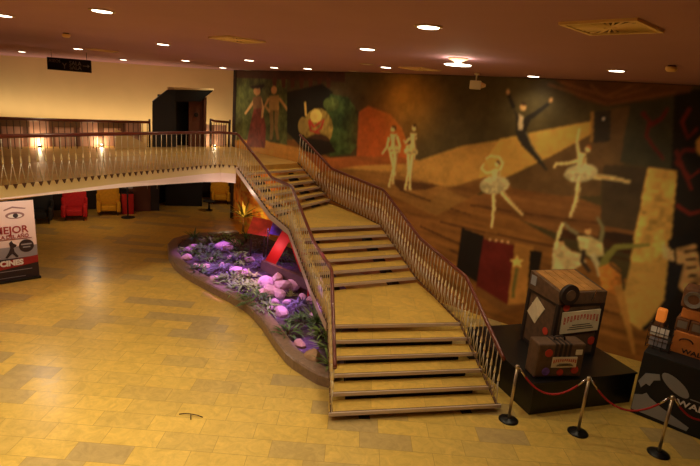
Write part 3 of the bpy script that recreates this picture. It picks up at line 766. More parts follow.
for (x, y, lb) in ((66, 33, 'small amber smoke detector on the ceiling above the hanging sign'), (672, 65.5, 'small amber smoke detector on the ceiling at far right')):
    p = at(x, y, CEIL); o = thing('smoke_detector', lb, 'detector', (p.x, p.y, CEIL), 0, 'ceiling smoke detectors')
    bm = B(); bm_lathe(bm, [(.05, -.0), (.055, -.02)], 18); link('base', bm, M['ventdark'], o, world=False)
    bm = B(); bm_lathe(bm, [(.075, -.02), (.075, -.05), (.05, -.08), (.01, -.085)], 18); link('cap', bm, M['sensor'], o, world=False)
p = at(477, 73, CEIL); sc = 1
pr = thing('projector', 'small cream projector box hanging from the ceiling in front of the mural', 'projector', (p.x, p.y, CEIL), -.25)
bm = B(); bm_lathe(bm, [(.05, 0), (.06, -.03), (.02, -.05), (.015, -.16)], 12); link('mount', bm, M['camwhite'], pr, world=False)
bm = B(); bm_box(bm, (0, 0, -.25), (.24, .2, .18), bev=.015); link('body', bm, M['camwhite'], pr, world=False)
bm = B(); bm_cyl(bm, (.12, 0, -.25), (.22, 0, -.25), .07, .03, 12); link('lens', bm, M['sensor'], pr, world=False)
# hanging sign
q0, q1, q2, q3 = [at_depth(*q, 16.6) for q in ((47, 56.5), (91, 61), (91, 73), (47, 69))]
sg = thing('hanging_sign', 'black direction sign hanging from the ceiling before the cream wall', 'sign', tuple((q0+q1)/2+Vector((0, 0, -.15))))
cx = (q0.x+q1.x)/2; zc = (q0.z+q1.z+q2.z+q3.z)/4; ww = (q1-q0).length; hh = (q0.z-q3.z)
bm = B(); bm_box(bm, (cx, 16.6, zc), (ww, .05, hh), bev=.008); link('panel', bm, M['signblack'], sg)
bm = B()
for s in (-1, 1): bm_cyl(bm, (cx+s*ww*.4, 16.6, zc+hh/2-.01), (cx+s*ww*.4, 16.6, CEIL), .008, n=6)
link('hanger', bm, M['darkrod'], sg)
fm = lambda x, z: Matrix.Translation((x, 16.57, z)) @ Matrix.Rotation(PI/2, 4, 'X')
text_mesh('lettering', 'ASEOS', .125, fm(cx-ww*.32, zc+hh*.22), M['signtext'], sg, world=True)
text_mesh('lettering', 'Y', .25, fm(cx-ww*.1, zc-hh*.14), M['signtext'], sg, world=True)
text_mesh('lettering', 'SALA', .165, fm(cx+ww*.15, zc+hh*.14), M['signtext'], sg, world=True)
text_mesh('lettering', 'SALA', .165, fm(cx+ww*.15, zc-hh*.2), M['signtext'], sg, world=True)
bm = B(); bm_box(bm, (cx+ww*.38, 16.57, zc), (ww*.12, .006, .02)); bm_prism(bm, [(cx+ww*.43, 16.567), (cx+ww*.43, 16.573), (cx+ww*.47, 16.573), (cx+ww*.47, 16.567)], [zc-.05, zc-.05, zc-.004, zc-.004], [zc+.05, zc+.05, zc+.004, zc+.004])
link('arrow', bm, M['signtext'], sg)

# ------------------------------------------------------------------ rope posts
def mk_post(label, loc):
    root = thing('rope_post', label, 'post', loc, 0, 'rope barrier posts')
    bm = B(); bm_lathe(bm, [(.16, 0), (.16, .012), (.13, .03), (.04, .045), (.03, .05)], 28); link('base', bm, M['darkbase'], root, world=False)
    bm = B(); bm_cyl(bm, (0, 0, .045), (0, 0, .97), .024, n=16); link('pole', bm, M['metal'], root, world=False)
    bm = B(); bm_lathe(bm, [(.03, .94), (.033, .95), (.033, .985), (.02, 1.0)], 16); link('cap', bm, M['metal'], root, world=False)
    return root
posts = [at(508.3, 420, 0), at(577.7, 432.5, 0), at(658.2, 453.6, 0)]
p0 = mk_post('brass rope post beside the foot of the stairs', posts[0])
dup(p0, posts[1], None, 'brass rope post in front of the middle of the black plinth')
dup(p0, posts[2], None, 'brass rope post in front of the grey-printed display base')
posts.append(Vector((5.95, 7.0, 0)))
def rope(label, a, b, sag):
    a = Vector(a)+Vector((0, 0, .95)); b = Vector(b)+Vector((0, 0, .95)); d = (b-a).normalized()
    root = thing('barrier_rope', label, 'rope', a, 0, 'red barrier ropes')
    pts = [a+d*.04 + (b-a-d*.08)*(i/20) - Vector((0, 0, sag*(1-(2*i/20-1)**2))) for i in range(21)]
    bm = B(); bm_tube(bm, pts[1:-1], .016, .016, 8); link('cord', bm, M['rope'], root)
    for q, r in ((pts[0], pts[2]), (pts[-1], pts[-3])):
        bm = B(); bm_cyl(bm, q, r, .017, n=8); link('end_sleeve', bm, M['chrome'], root)
rope('red rope sagging in front of the black plinth, left span', posts[0], posts[1], .36)
rope('red rope sagging between the plinth and the display base', posts[1], posts[2], .36)
rope('red rope running off the right edge of the view', posts[2], posts[3], .3)

# ------------------------------------------------------------------ black plinth and trunks
PA = Vector((3.25, 7.83, 0)); PR = math.radians(18.7)
ux = Vector((math.cos(PR), math.sin(PR), 0)); uy = Vector((-ux.y, ux.x, 0)); PH = .6
pl = thing('display_plinth', 'low wide black plinth under the trunks beside the stairs', 'plinth', PA, PR)
bm = B(); bm_box(bm, (1.09, 1.1, PH/2-.015), (2.16, 2.18, PH-.03)); link('body', bm, M['black'], pl, world=False)
bm = B(); bm_box(bm, (1.09, 1.1, PH-.015), (2.2, 2.22, .03), bev=.006); link('top_board', bm, M['black'], pl, world=False)
def pw(u, v, z=PH): q = PA+ux*u+uy*v; return Vector((q.x, q.y, z))
# big trunk
TW, TD, TH = .98, .82, 1.06
tb = pw(.86, .74)
tr = thing('travel_trunk', 'tall worn brown trunk with slanted wooden lid and pale sign, on the plinth', 'trunk', tb, PR)
bm = B(); bm_box(bm, (TW/2, TD/2, TH/2), (TW, TD, TH), bev=.02); link('body', bm, M['trunk'], tr, world=False)
bm = B()
for s in (.0, TW):
    for y in (0, TD): bm_box(bm, (s, y, TH/2), (.07, .07, TH+.01), bev=.01)
for z in (.03, TH-.03): bm_box(bm, (TW/2, TD/2, z), (TW+.03, TD+.03, .06), bev=.008)
link('edging', bm, M['trunkdark'], tr, world=False)
bm = B()          # lid: back higher than front
lidv = [(-.03, -.03), (TW+.03, -.03), (TW+.03, TD+.03), (-.03, TD+.03)]
bm_prism(bm, lidv, TH, [TH+.22, TH+.22, TH+.36, TH+.36]); ld = link('lid', bm, M['trunk'], tr, world=False)
bm = B()
sl = .14/(TD+.06)
for k in range(5):
    x0 = .04+k*(TW-.08)/5; x1 = x0+(TW-.08)/5-.012
    bm_prism(bm, [(x0, .02), (x1, .02), (x1, TD-.02), (x0, TD-.02)], [TH+.22+sl*.04]*2+[TH+.36-sl*.05]*2, [TH+.235+sl*.04]*2+[TH+.375-sl*.05]*2)
link('lid_boards', bm, M['lid'], ld, world=False)
bm = B()
bm_cyl(bm, (.13, -.03, TH+.2), (.13, -.1, TH+.2), .19, n=28); link('round_boss', bm, M['trunkdark'], ld, world=False)
bm = B(); bm_cyl(bm, (.13, -.1, TH+.2), (.13, -.115, TH+.2), .1, n=24); link('boss_centre', bm, M['trunk'], ld, world=False)
bm = B(); bm_box(bm, (.70, -.05, TH+.16), (.03, .03, .2), Matrix.Rotation(.2, 3, 'Y'), bev=.008); link('latch', bm, M['chrome'], ld, world=False)
SGN = Matrix.Translation((TW*.52, -.045, .72)) @ Matrix.Rotation(PI/2, 4, 'X') @ Matrix.Rotation(.04, 4, 'Z')
bm = B(); bm_box(bm, (0, 0, 0), (.84, .42, .02)); bmesh.ops.transform(bm, matrix=SGN, verts=bm.verts); sn = link('sign_board', bm, M['parchment'], tr, world=False)
def swoosh(parent, mtx, w, h):
    """arched red-orange lettering with small lines beneath it"""
    bm = B(); rnd = random.Random(3); n = 11
    for k in range(n):
        t = k/(n-1); x = (t-.5)*w; y = h*.12+math.sin(t*PI)*h*.12; lh = h*(.34-.1*math.sin(t*PI)); ww_ = w/n*.34
        bm_box(bm, (x-ww_*.6, y, .012), (ww_*.55, lh, .006)); bm_box(bm, (x+ww_*.5, y+lh*.1, .012), (ww_*.5, lh*rnd.uniform(.5, .9), .006))
        bm_box(bm, (x, y+lh*.4*rnd.choice((-1, 1)), .012), (ww_*1.5, lh*.18, .006))
    bmesh.ops.transform(bm, matrix=mtx, verts=bm.verts); link('lettering', bm, M['sticker'], parent, world=False)
    bm = B()
    for k, l in enumerate((.55, .7, .8)): bm_box(bm, (w*.02, -h*(.14+.1*k), .012), (w*l, h*.035, .004))
    bmesh.ops.transform(bm, matrix=mtx, verts=bm.verts); o = link('small_print', bm, M['trunkdark'], parent, world=False)
swoosh(sn, SGN, .72, .40)
def disc(parent, c, r, axis, m, name='sticker'):
    bm = B(); c = Vector(c); bm_cyl(bm, c, c+Vector(axis)*.012, r, n=16); return link(name, bm, m, parent, world=False)
disc(tr, (.17, -.01, TH-.07), .07, (0, -1, 0), M['sticker']); disc(tr, (.88, -.01, .3), .08, (0, -1, 0), M['sticker'])
disc(tr, (-.01, .2, .45), .07, (-1, 0, 0), M['sticker'])
bm = B(); bm_box(bm, (-.012, .55, .72), (.015, .3, .42), Matrix.Rotation(.5, 3, 'X')); bm_box(bm, (-.02, .55, .72), (.015, .12, .3), Matrix.Rotation(-.5, 3, 'X')); link('paper_label', bm, M['parchment'], tr, world=False)
bm = B(); bm_box(bm, (-.035, .72, TH+.2), (.012, .14, .18)); link('label_card', bm, M['grey'], ld, world=False)
# the suitcase that leans on its front
sb = at(533.5, 378, PH)
su = thing('suitcase', 'smaller brown suitcase with black straps standing before the tall trunk', 'suitcase', sb, math.radians(11.5))
SW, SD, SH = .88, .32, .62
bm = B(); bm_box(bm, (SW/2, SD/2, SH/2), (SW, SD, SH), bev=.03); link('body', bm, M['trunk'], su, world=False)
for k in range(4):
    x = .33+k*.085
    bm = B(); bm_box(bm, (x, SD/2, SH/2+.1), (.045, SD+.03, SH*.7), bev=.01); link('strap', bm, M['trunkdark'], su, world=False)
bm = B(); bm_tube(bm, [(.36, SD/2, SH-.01), (.37, SD/2, SH+.06), (.46, SD/2, SH+.075), (.55, SD/2, SH+.06), (.56, SD/2, SH-.01)], .015, .015, 8); link('handle', bm, M['trunkdark'], su, world=False)
SG2 = Matrix.Translation((.5, -.028, .3)) @ Matrix.Rotation(PI/2, 4, 'X')
bm = B(); bm_box(bm, (0, 0, 0), (.46, .19, .014)); bmesh.ops.transform(bm, matrix=SG2, verts=bm.verts); s2 = link('sign_card', bm, M['parchment'], su, world=False)
swoosh(s2, SG2, .4, .18)
for c, r, m in (((.2, -.0, .46), .07, 'sticker'), ((.2, 0, .12), .07, 'purple'), ((.47, 0, .1), .06, 'sticker'), ((.74, 0, .14), .07, 'sticker')): disc(su, c, r, (0, -1, 0), M[m])
bm = B(); bm_box(bm, (.76, -.008, .47), (.12, .014, .09)); link('paper_label', bm, M['parchment'], su, world=False)

# ------------------------------------------------------------------ printed display base at the right edge
DA = Vector((5.14, 8.2, 0)); DB = Vector((5.95, 7.52, 0)); dx = (DB-DA).normalized(); ang = math.atan2(dx.y, dx.x)
ds = thing('display_stand', 'black display stand with grey printed shapes at the right edge', 'display', DA, ang)
DW, DD, DH = 2.6, 1.1, 1.16
bm = B(); bm_box(bm, (DW/2, DD/2, DH/2), (DW, DD, DH), bev=.01); link('body', bm, M['blackmatt'], ds, world=False)
def front(poly, m, name, dz=0):
    bm = B(); bm_slab(bm, [(x, -.004-dz, z) for x, z in poly], .006); return link(name, bm, m, ds, world=False)
front([(.01, .08), (.01, .36), (.12, .40), (.18, .46), (.24, .40), (.43, .3), (.87, .13), (.85, .06)], M['grey'], 'print_shape')
front([(.02, .62), (.10, .80), (.30, .86), (.33, .76), (.24, .72), (.20, .60), (.14, .62), (.08, .52)], M['grey'], 'print_shape')
ov = [(.55+.25*math.cos(a)*.84+.105*math.sin(a)*.54, .76-.25*math.cos(a)*.54+.105*math.sin(a)*.84) for a in [2*PI*i/20 for i in range(20)]]
front(ov, M['grey'], 'print_shape')
text_mesh('lettering', 'WALL', .14, Matrix.Translation((.86, -.014, .50)) @ Matrix.Rotation(PI/2, 4, 'X'), M['white'], ds, bold=.004, sx=1.25)
bm = B(); bm_box(bm, (.9, -.01, .62), (.22, .006, .016)); link('small_print', bm, M['grey'], ds, world=False)
def dw(u, v, z=DH): q = DA+dx*u+Vector((-dx.y, dx.x, 0))*v; return Vector((q.x, q.y, z))
# cardboard tower on the base
tw = thing('cardboard_standee', 'brown cardboard standee of stacked crates with a round grey ring', 'standee', dw(.31, .42), ang)
bm = B(); bm_box(bm, (.7, .2, .19), (1.4, .4, .38), bev=.01); pn = link('orange_panel', bm, M['cardorange'], tw, world=False)
text_mesh('lettering', 'WALL', .11, Matrix.Translation((.34, -.008, .07)) @ Matrix.Rotation(PI/2, 4, 'X'), M['trunkdark'], pn, sx=1.2, bold=.002)
bm = B(); pts = [(.2+.1*math.cos(a), -.005, .22+.07*math.sin(a)) for a in [PI*.05+PI*.9*i/10 for i in range(11)]]; bm_tube(bm, pts, .011, .011, 6); link('print_arc', bm, M['trunkdark'], pn, world=False)
for k, (x, w) in enumerate(((-.02, .2), (.19, .26), (.46, .4))):
    bm = B(); bm_box(bm, (x+w/2, .22, .49), (w, .34, .22), bev=.012); bx = link('crate', bm, M['cardbrown'], tw, world=False)
    bm = B(); bm_box(bm, (x+w/2, .045, .50), (w*.7, .012, .12)); link('crate_panel', bm, M['ring'], bx, world=False)
bm = B(); bm_box(bm, (.42, .25, .69), (.8, .3, .18), bev=.02); link('block', bm, M['cardorange'], tw, world=False)
bm = B(); bm_box(bm, (.26, .25, .97), (.56, .34, .38), bev=.05); bb = link('block', bm, M['cardbrown'], tw, world=False)
bm = B(); n = 28
rings = []
for r_, y_ in ((.085, .06), (.14, .04), (.14, .09), (.085, .09)):
    rings.append([bm.verts.new((.15+r_*math.cos(2*PI*i/n), y_, .96+r_*math.sin(2*PI*i/n))) for i in range(n)])
for a_, b_ in zip(rings, rings[1:]+rings[:1]):
    for i in range(n): bm.faces.new((a_[i], a_[(i+1) % n], b_[(i+1) % n], b_[i]))
link('ring', bm, M['ring'], bb, world=False)
# glowing lamp box and wire rack
lb = thing('lamp_box', 'small glowing amber lamp box on the display base', 'lamp', dw(.05, .62), ang)
bm = B(); bm_box(bm, (0, 0, .2), (.14, .14, .4), bev=.01); link('stand', bm, M['cardbrown'], lb, world=False)
bm = B(); bm_box(bm, (0, 0, .52), (.15, .15, .24), bev=.03); link('shade', bm, mat('amber_glow', (230, 130, 50), .5, emit=((255, 140, 50), .3)), lb, world=False)
wr = thing('wire_rack', 'thin dark wire rack with leaflets at the left of the display base', 'rack', dw(.1, .25), ang)
bm = B()
for x in (-.14, -.02, .1, .22):
    bm_cyl(bm, (x, 0, 0), (x, 0, .44), .006, n=5); bm_cyl(bm, (x, .18, 0), (x, .18, .44), .006, n=5)
for z in (.03, .16, .3, .43):
    bm_cyl(bm, (-.14, 0, z), (.22, 0, z), .006, n=5); bm_cyl(bm, (-.14, 0, z), (-.14, .18, z), .006, n=5); bm_cyl(bm, (.22, 0, z), (.22, .18, z), .006, n=5)
link('wire_frame', bm, M['darkrod'], wr, world=False)
for k, (x, z) in enumerate(((-.05, .32), (.09, .32), (-.04, .13), (.1, .13))):
    bm = B(); bm_box(bm, (x, .03, z), (.13, .012, .15)); tag(link('leaflet', bm, M['white' if k < 2 else 'bannergrey'], None), ['pale leaflet in the wire rack, upper left pocket', 'pale leaflet in the wire rack, upper right pocket', 'greyish leaflet in the wire rack, lower left pocket', 'greyish leaflet in the wire rack, lower right pocket'][k], 'leaflet', 'leaflets in the wire rack')
    o = bpy.data.objects[-1] if False else [o for o in C.objects if o.get('category') == 'leaflet'][-1]
    o.matrix_world = Matrix.Translation(dw(.1, .25)) @ Matrix.Rotation(ang, 4, 'Z')

# ------------------------------------------------------------------ poster banner at left
b0 = at(39.7, 277.6, 0); b1 = at(0, 284, 0); bd = (b0-b1).normalized(); BA = b0-bd*1.05
bn = thing('poster_banner', 'tall film poster banner with an eye and red lettering, under the gallery', 'banner', BA, math.atan2(bd.y, bd.x))
BW, BH = 1.05, 1.98; lean = .06
LM = Matrix.Rotation(-lean, 4, 'X')
def bpart(poly, m, name, d=.0, parent=None):
    bm = B(); bm_slab(bm, [LM @ Vector((x, -d, z)) for x, z in poly], .004 if d else .012); return link(name, bm, m, parent or bn, world=False)
rect = lambda x0, x1, z0, z1: [(x0, z0), (x1, z0), (x1, z1), (x0, z1)]
sheet = bpart(rect(0, BW, .03, BH), M['bannerpink'], 'sheet')
bpart(rect(0, BW, .50, .86), M['bannergrey'], 'grey_band', .006, sheet)
bpart(rect(0, BW, .03, .58), M['bannerdark'], 'dark_band', .010, sheet)
bpart([(0, .5), (BW, .60), (BW, .42), (0, .3)], M['bannerred'], 'red_band', .014, sheet)
BT = lambda x, z, d=.02: LM @ Matrix.Translation((x, -d, z)) @ Matrix.Rotation(PI/2, 4, 'X')
text_mesh('lettering', 'LA MEJOR', .24, BT(.36, 1.27), M['bannerred'], sheet, bold=.004)
text_mesh('lettering', 'PELÍCULA DEL AÑO', .12, BT(.40, 1.11), M['bannerred'], sheet, sx=.92, bold=.002)
text_mesh('lettering', 'EN CINES', .18, BT(.34, .47, .026), M['white'], sheet, bold=.01)
bm = B(); bm_box(bm, LM @ Vector((.5, -.02, 1.05)), (.9, .004, .012)); link('rule', bm, M['bannerred'], sheet, world=False)
bm = B(); bm_box(bm, LM @ Vector((.5, -.02, .28)), (.8, .004, .014)); bm_box(bm, LM @ Vector((.45, -.02, .12)), (.6, .004, .012)); link('small_print', bm, M['bannergrey'], sheet, world=False)
bm = B(); q = LM @ Vector((.82, -.016, .86)); bm_cyl(bm, q, q+Vector((0, -.008, 0)), .16, n=28); bg = link('badge', bm, M['bannerdark'], sheet, world=False)
bm = B(); bm_box(bm, LM @ Vector((.82, -.028, .90)), (.22, .004, .035)); bm_box(bm, LM @ Vector((.82, -.028, .83)), (.16, .004, .03)); link('badge_print', bm, M['bannergrey'], bg, world=False)
def bl2(c, rx, rz, m, name, d): return bpart([(c[0]+rx*math.cos(2*PI*i/18), c[1]+rz*math.sin(2*PI*i/18)) for i in range(18)], m, name, d, sheet)
bl2((.64, 1.62), .2, .085, M['eyebrow'], 'eye_lid', .007); bl2((.64, 1.61), .15, .05, M['white'], 'eye_white', .012); bl2((.65, 1.615), .055, .055, M['bannerdark'], 'iris', .017)
bpart([(.42, 1.74), (.6, 1.80), (.86, 1.76), (.88, 1.78), (.6, 1.84), (.42, 1.77)], M['eyebrow'], 'brow', .01)
bpart([(.36, .62), (.44, .74), (.48, .84), (.46, .96), (.52, 1.02), (.55, .95), (.62, .9), (.6, .86), (.55, .84), (.56, .74), (.64, .62), (.6, .6), (.51, .70), (.40, .6)], M['bannerdark'], 'runner_print', .014, sheet)
bm = B(); bm_box(bm, (BW/2, .06, .03), (BW+.04, .24, .06), bev=.01); link('base', bm, M['darkbase'], bn, world=False)
bm = B(); bm_cyl(bm, (BW/2, .1, .05), LM @ Vector((BW/2, .03, BH)), .012, n=8); link('support_pole', bm, M['chrome'], bn, world=False)
bm = B(); bm_cyl(bm, LM @ Vector((0, 0, BH)), LM @ Vector((BW, 0, BH)), .018, n=8); link('top_bar', bm, M['darkbase'], bn, world=False)

# ------------------------------------------------------------------ lower hall furniture
def mk_chair(label, loc, rz, fab):
    root = thing('armchair', label, 'armchair', loc, rz, 'armchairs under the gallery')
    bm = B(); bm_box(bm, (0, -.05, .29), (.52, .62, .22), bev=.05); link('seat', bm, fab, root, world=False)
    bm = B(); bm_prism(bm, [(-.36, .22), (.36, .22), (.36, .38), (-.36, .38)], .16, .5)
    bm_box(bm, (0, .33, .66), (.78, .16, .62), Matrix.Rotation(-.14, 3, 'X'), bev=.06); link('backrest', bm, fab, root, world=False)
    for s in (-1, 1):
        bm = B(); bm_box(bm, (s*.34, -.03, .34), (.15, .7, .42), bev=.06); bm_box(bm, (s*.37, .22, .58), (.1, .22, .34), bev=.04); link('armrest', bm, fab, root, world=False)
        for y in (-.3, .3):
            bm = B(); bm_cyl(bm, (s*.3, y, 0), (s*.3, y, .16), .018, .026, 8); link('leg', bm, M['wood'], root, world=False)
    return root
mk_chair('red armchair under the gallery, left of the yellow one', at(75, 219, 0), .45, M['redfab'])
mk_chair('yellow armchair under the gallery beside the red armchair', at(109, 214, 0), .45, M['yelfab'])
mk_chair('yellow armchair standing alone under the gallery near the stairs', at(220, 203, 0), .35, M['yelfab'])
mk_chair('black armchair behind the poster banner, left of the red one', at(40, 222, 0), .45, M['blkfab'])
p = at(122, 216, 0)
bi = thing('litter_bin', 'small red bin right of the yellow armchair', 'bin', (p.x, p.y+.5, 0), .5)
bm = B(); bm_box(bm, (0, 0, .4), (.42, .36, .8), bev=.02); link('body', bm, M['redpaint'], bi, world=False)
bm = B(); bm_box(bm, (0, 0, .815), (.44, .38, .03), bev=.008); link('lid', bm, M['bannerdark'], bi, world=False)
p = at(128, 217.5, 0)
po = thing('sign_post', 'black post with a round base right of the red bin', 'post', p)
bm = B(); bm_lathe(bm, [(.24, 0), (.24, .02), (.05, .05)], 18); link('base', bm, M['blackmatt'], po, world=False)
bm = B(); bm_cyl(bm, (0, 0, .04), (0, 0, 1.5), .03, n=10); link('pole', bm, M['blackmatt'], po, world=False)
bm = B(); bm_box(bm, (-.05, 0, 1.3), (.5, .03, .36)); link('plate', bm, M['bannergrey'], po, world=False)
# doors in the lower wall
for k, (x, y, w, mt, lb) in enumerate(((140, 211, .8, 'doorbrown', ''), (152, 210.5, .55, 'door', ''))):
    p = at(x, y, 0); a = math.radians(28)
    o = bpy.data.objects.new('door_%d' % (k+1), None); C.objects.link(o); o.location = p; o.rotation_euler = (0, 0, a); o['kind'] = 'structure'
    bm = B(); bm_box(bm, (0, -.05, 1.05), (w, .06, 2.1), bev=.01); link('leaf', bm, M[mt], o, world=False)
    bm = B(); bm_cyl(bm, (w*.35, -.09, .9), (w*.35, -.09, 1.2), .015, n=8); link('handle', bm, M['metal'], o, world=False)
# notice racks along the lower wall
for k, (x, c_) in enumerate(((56, 'bannergrey'), (91.5, 'white'), (129, 'ring'))):
    p = at(x, 207-(x-60)*.06, 0); p = Vector((p.x, p.y-.3, 0))
    o = thing('display_board', ['pale upright display board left of the red armchair', 'pale display board between the red and yellow armchairs', 'dull display board right of the yellow armchair, behind the red bin'][k], 'board', p, .5, 'display boards under the gallery')
    bm = B(); bm_box(bm, (0, 0, .95), (.62, .04, 1.2), bev=.008); bd_ = link('panel', bm, M['dark'], o, world=False)
    for j in range(6):
        bm = B(); bm_box(bm, (-.2+.2*(j % 3), -.026, .8+.4*(j//3)), (.15, .01, .28)); link('print', bm, M[c_ if j % 2 else 'bannergrey'], bd_, world=False)
    for s in (-1, 1):
        bm = B(); bm_cyl(bm, (s*.28, 0, 0), (s*.28, 0, .36), .02, n=8); link('leg', bm, M['darkrod'], o, world=False)
# dark counters further in
for k, (x, y, w, h_, lb) in enumerate(((30, 208, 2.4, 1.1, 'long black counter against the lower wall behind the black armchair'), (182, 206, 1.5, 1.05, 'black counter in the shadow under the gallery, right of the doors'))):
    p = at(x, y, 0); o = thing('counter', lb, 'counter', (p.x, p.y+.25, 0), .55 if k == 0 else .3)
    bm = B(); bm_box(bm, (0, 0, h_/2-.02), (w, .5, h_-.04), bev=.01); link('body', bm, M['blackmatt'], o, world=False)
    bm = B(); bm_box(bm, (0, -.02, h_-.02), (w+.06, .58, .04), bev=.01); link('worktop', bm, M['door'], o, world=False)
p = at(209, 210, 0)
o = thing('side_table', 'low dark table left of the lone yellow armchair', 'table', p)
bm = B(); bm_lathe(bm, [(.25, .36), (.26, .38), (.25, .40)], 18); link('top', bm, M['blackmatt'], o, world=False)
bm = B(); bm_lathe(bm, [(.16, 0), (.05, .03), (.03, .36)], 12); link('pedestal', bm, M['blackmatt'], o, world=False)
# floor clip on the tiles
p = at(191, 416, 0)
o = thing('cable_clip', 'small dark wire tripod lying on the yellow floor', 'stand', p)
for a in (PI*.95, -.15, -PI*.45):
    bm = B(); bm_tube(bm, [(0, 0, .035), (math.cos(a)*.1, math.sin(a)*.06, .03), (math.cos(a)*.19, math.sin(a)*.1, .006)], .007, .007, 6); link('leg', bm, M['darkrod'], o, world=False)

# ------------------------------------------------------------------ planted bed
CURB_PX = [(328.5, 388), (317, 384.5), (306, 378), (293, 369.5), (284.5, 362), (274, 348), (263, 331), (254, 320), (244, 311), (228, 302), (211, 293), (196, 285), (183, 277), (174, 269), (168.5, 260), (167.5, 250), (173, 244.5), (184, 241), (198, 239), (216, 237.5), (236, 236)]
outer = [at(x, y, 0).xy for x, y in CURB_PX]
outer = [v for v in outer]
inner = offset_line([tuple(v) for v in outer], .30)
curb = thing('garden_curb', 'low curving stone curb around the planted bed beside the stairs', 'curb', (outer[8].x, outer[8].y, 0))
CH = .21
bm = B()
o3 = [(v.x, v.y) for v in outer]; prof = lambda i: None
ri = []
for i in range(len(o3)):
    a = Vector(o3[i]); b2 = Vector(inner[i])
    ri.append([bm.verts.new((*a, 0)), bm.verts.new((*a, CH-.03)), bm.verts.new((*a.lerp(b2, .08), CH)), bm.verts.new((*a.lerp(b2, .92), CH)), bm.verts.new((*b2, CH-.03)), bm.verts.new((*b2, 0))])
for a_, b_ in zip(ri, ri[1:]):
    for j in range(6): bm.faces.new((a_[j], a_[(j+1) % 6], b_[(j+1) % 6], b_[j]))
bm.faces.new(ri[0]); bm.faces.new(ri[-1][::-1])
link('stone', bm, M['curb'], curb)
soil_poly = [Vector(p) for p in offset_line([tuple(v) for v in outer], .27)]
SOILR = [Vector((-3.3, 17.7)), Vector((-1.6, 15.9)), Vector((-.5, 14.4)), Vector((.1, 12.6)), Vector((.35, 10.6)), Vector((.2, 9.2))]
bm = B(); bm_prism(bm, soil_poly+SOILR, .001, .15)
so = link('soil_bed', bm, M['soil']); tag(so, 'dark soil of the planted bed running under the stairs', 'soil'); so['kind'] = 'stuff'
SZ = .15
used = []
def rock(x, y, s, label, m, z=SZ, flat=.7):
    p = at(x, y, z+s*.3)
    p.z = z+s*flat*.5
    bm = B(); bm_rock(bm, (0, 0, 0), (s, s*random.uniform(.75, 1), s*flat), int(x*7+y)); 
    o = link('rock', bm, M[m]); o.location = p; tag(o, label, 'rock', 'rocks in the planted bed')
cl = [(266, 283, .26, 'back left'), (277, 279, .22, 'top'), (270, 291, .24, 'front left'), (283, 285, .24, 'middle'), (292, 287, .28, 'right end'), (264, 295, .22, 'lowest left'), (279, 294, .2, 'front middle')]
for x, y, s, wh in cl: rock(x, y, s, 'big pale pink rock of the heap under the plank, '+wh, 'rock', SZ+(.18 if wh in ('top', 'middle') else 0))
sr = [(224, 248, .3, 'rounded pink rock beside the small palm'), (235, 243, .2, 'pink rock left of the tall spiky plant'), (250, 260, .17, 'pink rock above the heap'), (236, 271, .24, 'pink rock in the middle of the bed'),
      (188, 250, .15, 'pale rock nearest the rounded end of the bed'), (194, 247, .14, 'pale rock behind the rounded end of the bed'), (187, 257.5, .17, 'pale rock against the curb at the rounded end'), (197, 266, .13, 'small pale rock against the left curb'),
      (206, 266, .12, 'small pale rock among leaves at left'), (211, 259, .1, 'little pale rock left of the violet bush'), (214, 279, .15, 'flat pale rock against the curb'), (275, 302, .13, 'small pink rock below the heap'), (287, 302, .12, 'small pink rock right below the heap'),
      (281, 312, .2, 'long pink rock along the curb'), (271, 309, .12, 'pink rock against the curb left of the long one'), (302, 297, .13, 'small pink rock near the railing'), (311, 301, .16, 'pink rock at the foot of the red stake'),
      (313, 316, .13, 'pink rock behind the large spiky plant'), (300, 344, .15, 'tan rock near the lower end of the bed'), (313, 356, .2, 'larger tan rock at the lower end of the bed'), (230, 258, .12, 'small pink rock among violet leaves'), (245, 272, .13, 'pink rock left of the plank'), (222, 265, .11, 'small mauve rock behind the bush')]
for x, y, s, lb in sr: rock(x, y, s, lb, 'rock2' if y > 340 else 'rock')
# plants
def leaf_blade(bm, base, dirv, length, width, droop):
    side = dirv.cross(Vector((0, 0, 1)))
    if side.length < 1e-3: side = Vector((1, 0, 0))
    side.normalize(); n = 5; prev = None
    for i in range(n+1):
        t = i/n; p = base+dirv*length*t-Vector((0, 0, droop*length*t*t)); w = width*(1-t)**.7*(.5+.5*min(1, t*4)) if i < n else 0.002
        up = Vector((0, 0, .25*w))
        a = bm.verts.new(p-side*w+up); m_ = bm.verts.new(p); c = bm.verts.new(p+side*w+up)
        if prev:
            f = bm.faces.new((prev[0], prev[1], m_, a)); f.smooth = True; f = bm.faces.new((prev[1], prev[2], c, m_)); f.smooth = True
        prev = (a, m_, c)
def spiky(x, y, n, length, label, m, stem=0., width=.03, z=SZ):
    p = at(x, y, z); root = thing('spiky_plant', label, 'plant', (p.x, p.y, z), 0, 'plants in the bed')
    rnd = random.Random(int(x*3+y)); bm = B()
    for k in range(n):
        a = k*2.4+rnd.uniform(-.2, .2); e = rnd.uniform(.15, 1.25); d = Vector((math.cos(a)*math.cos(e), math.sin(a)*math.cos(e), math.sin(e)))
        leaf_blade(bm, Vector((0, 0, stem)), d, length*rnd.uniform(.75, 1.1), width, rnd.uniform(.05, .4))
    link('foliage', bm, M[m], root, world=False, normals=False)
    bm = B(); bm_cyl(bm, (0, 0, -.02), (0, 0, stem+.05), .03, .022, 8); link('stem', bm, M['stem'], root, world=False)
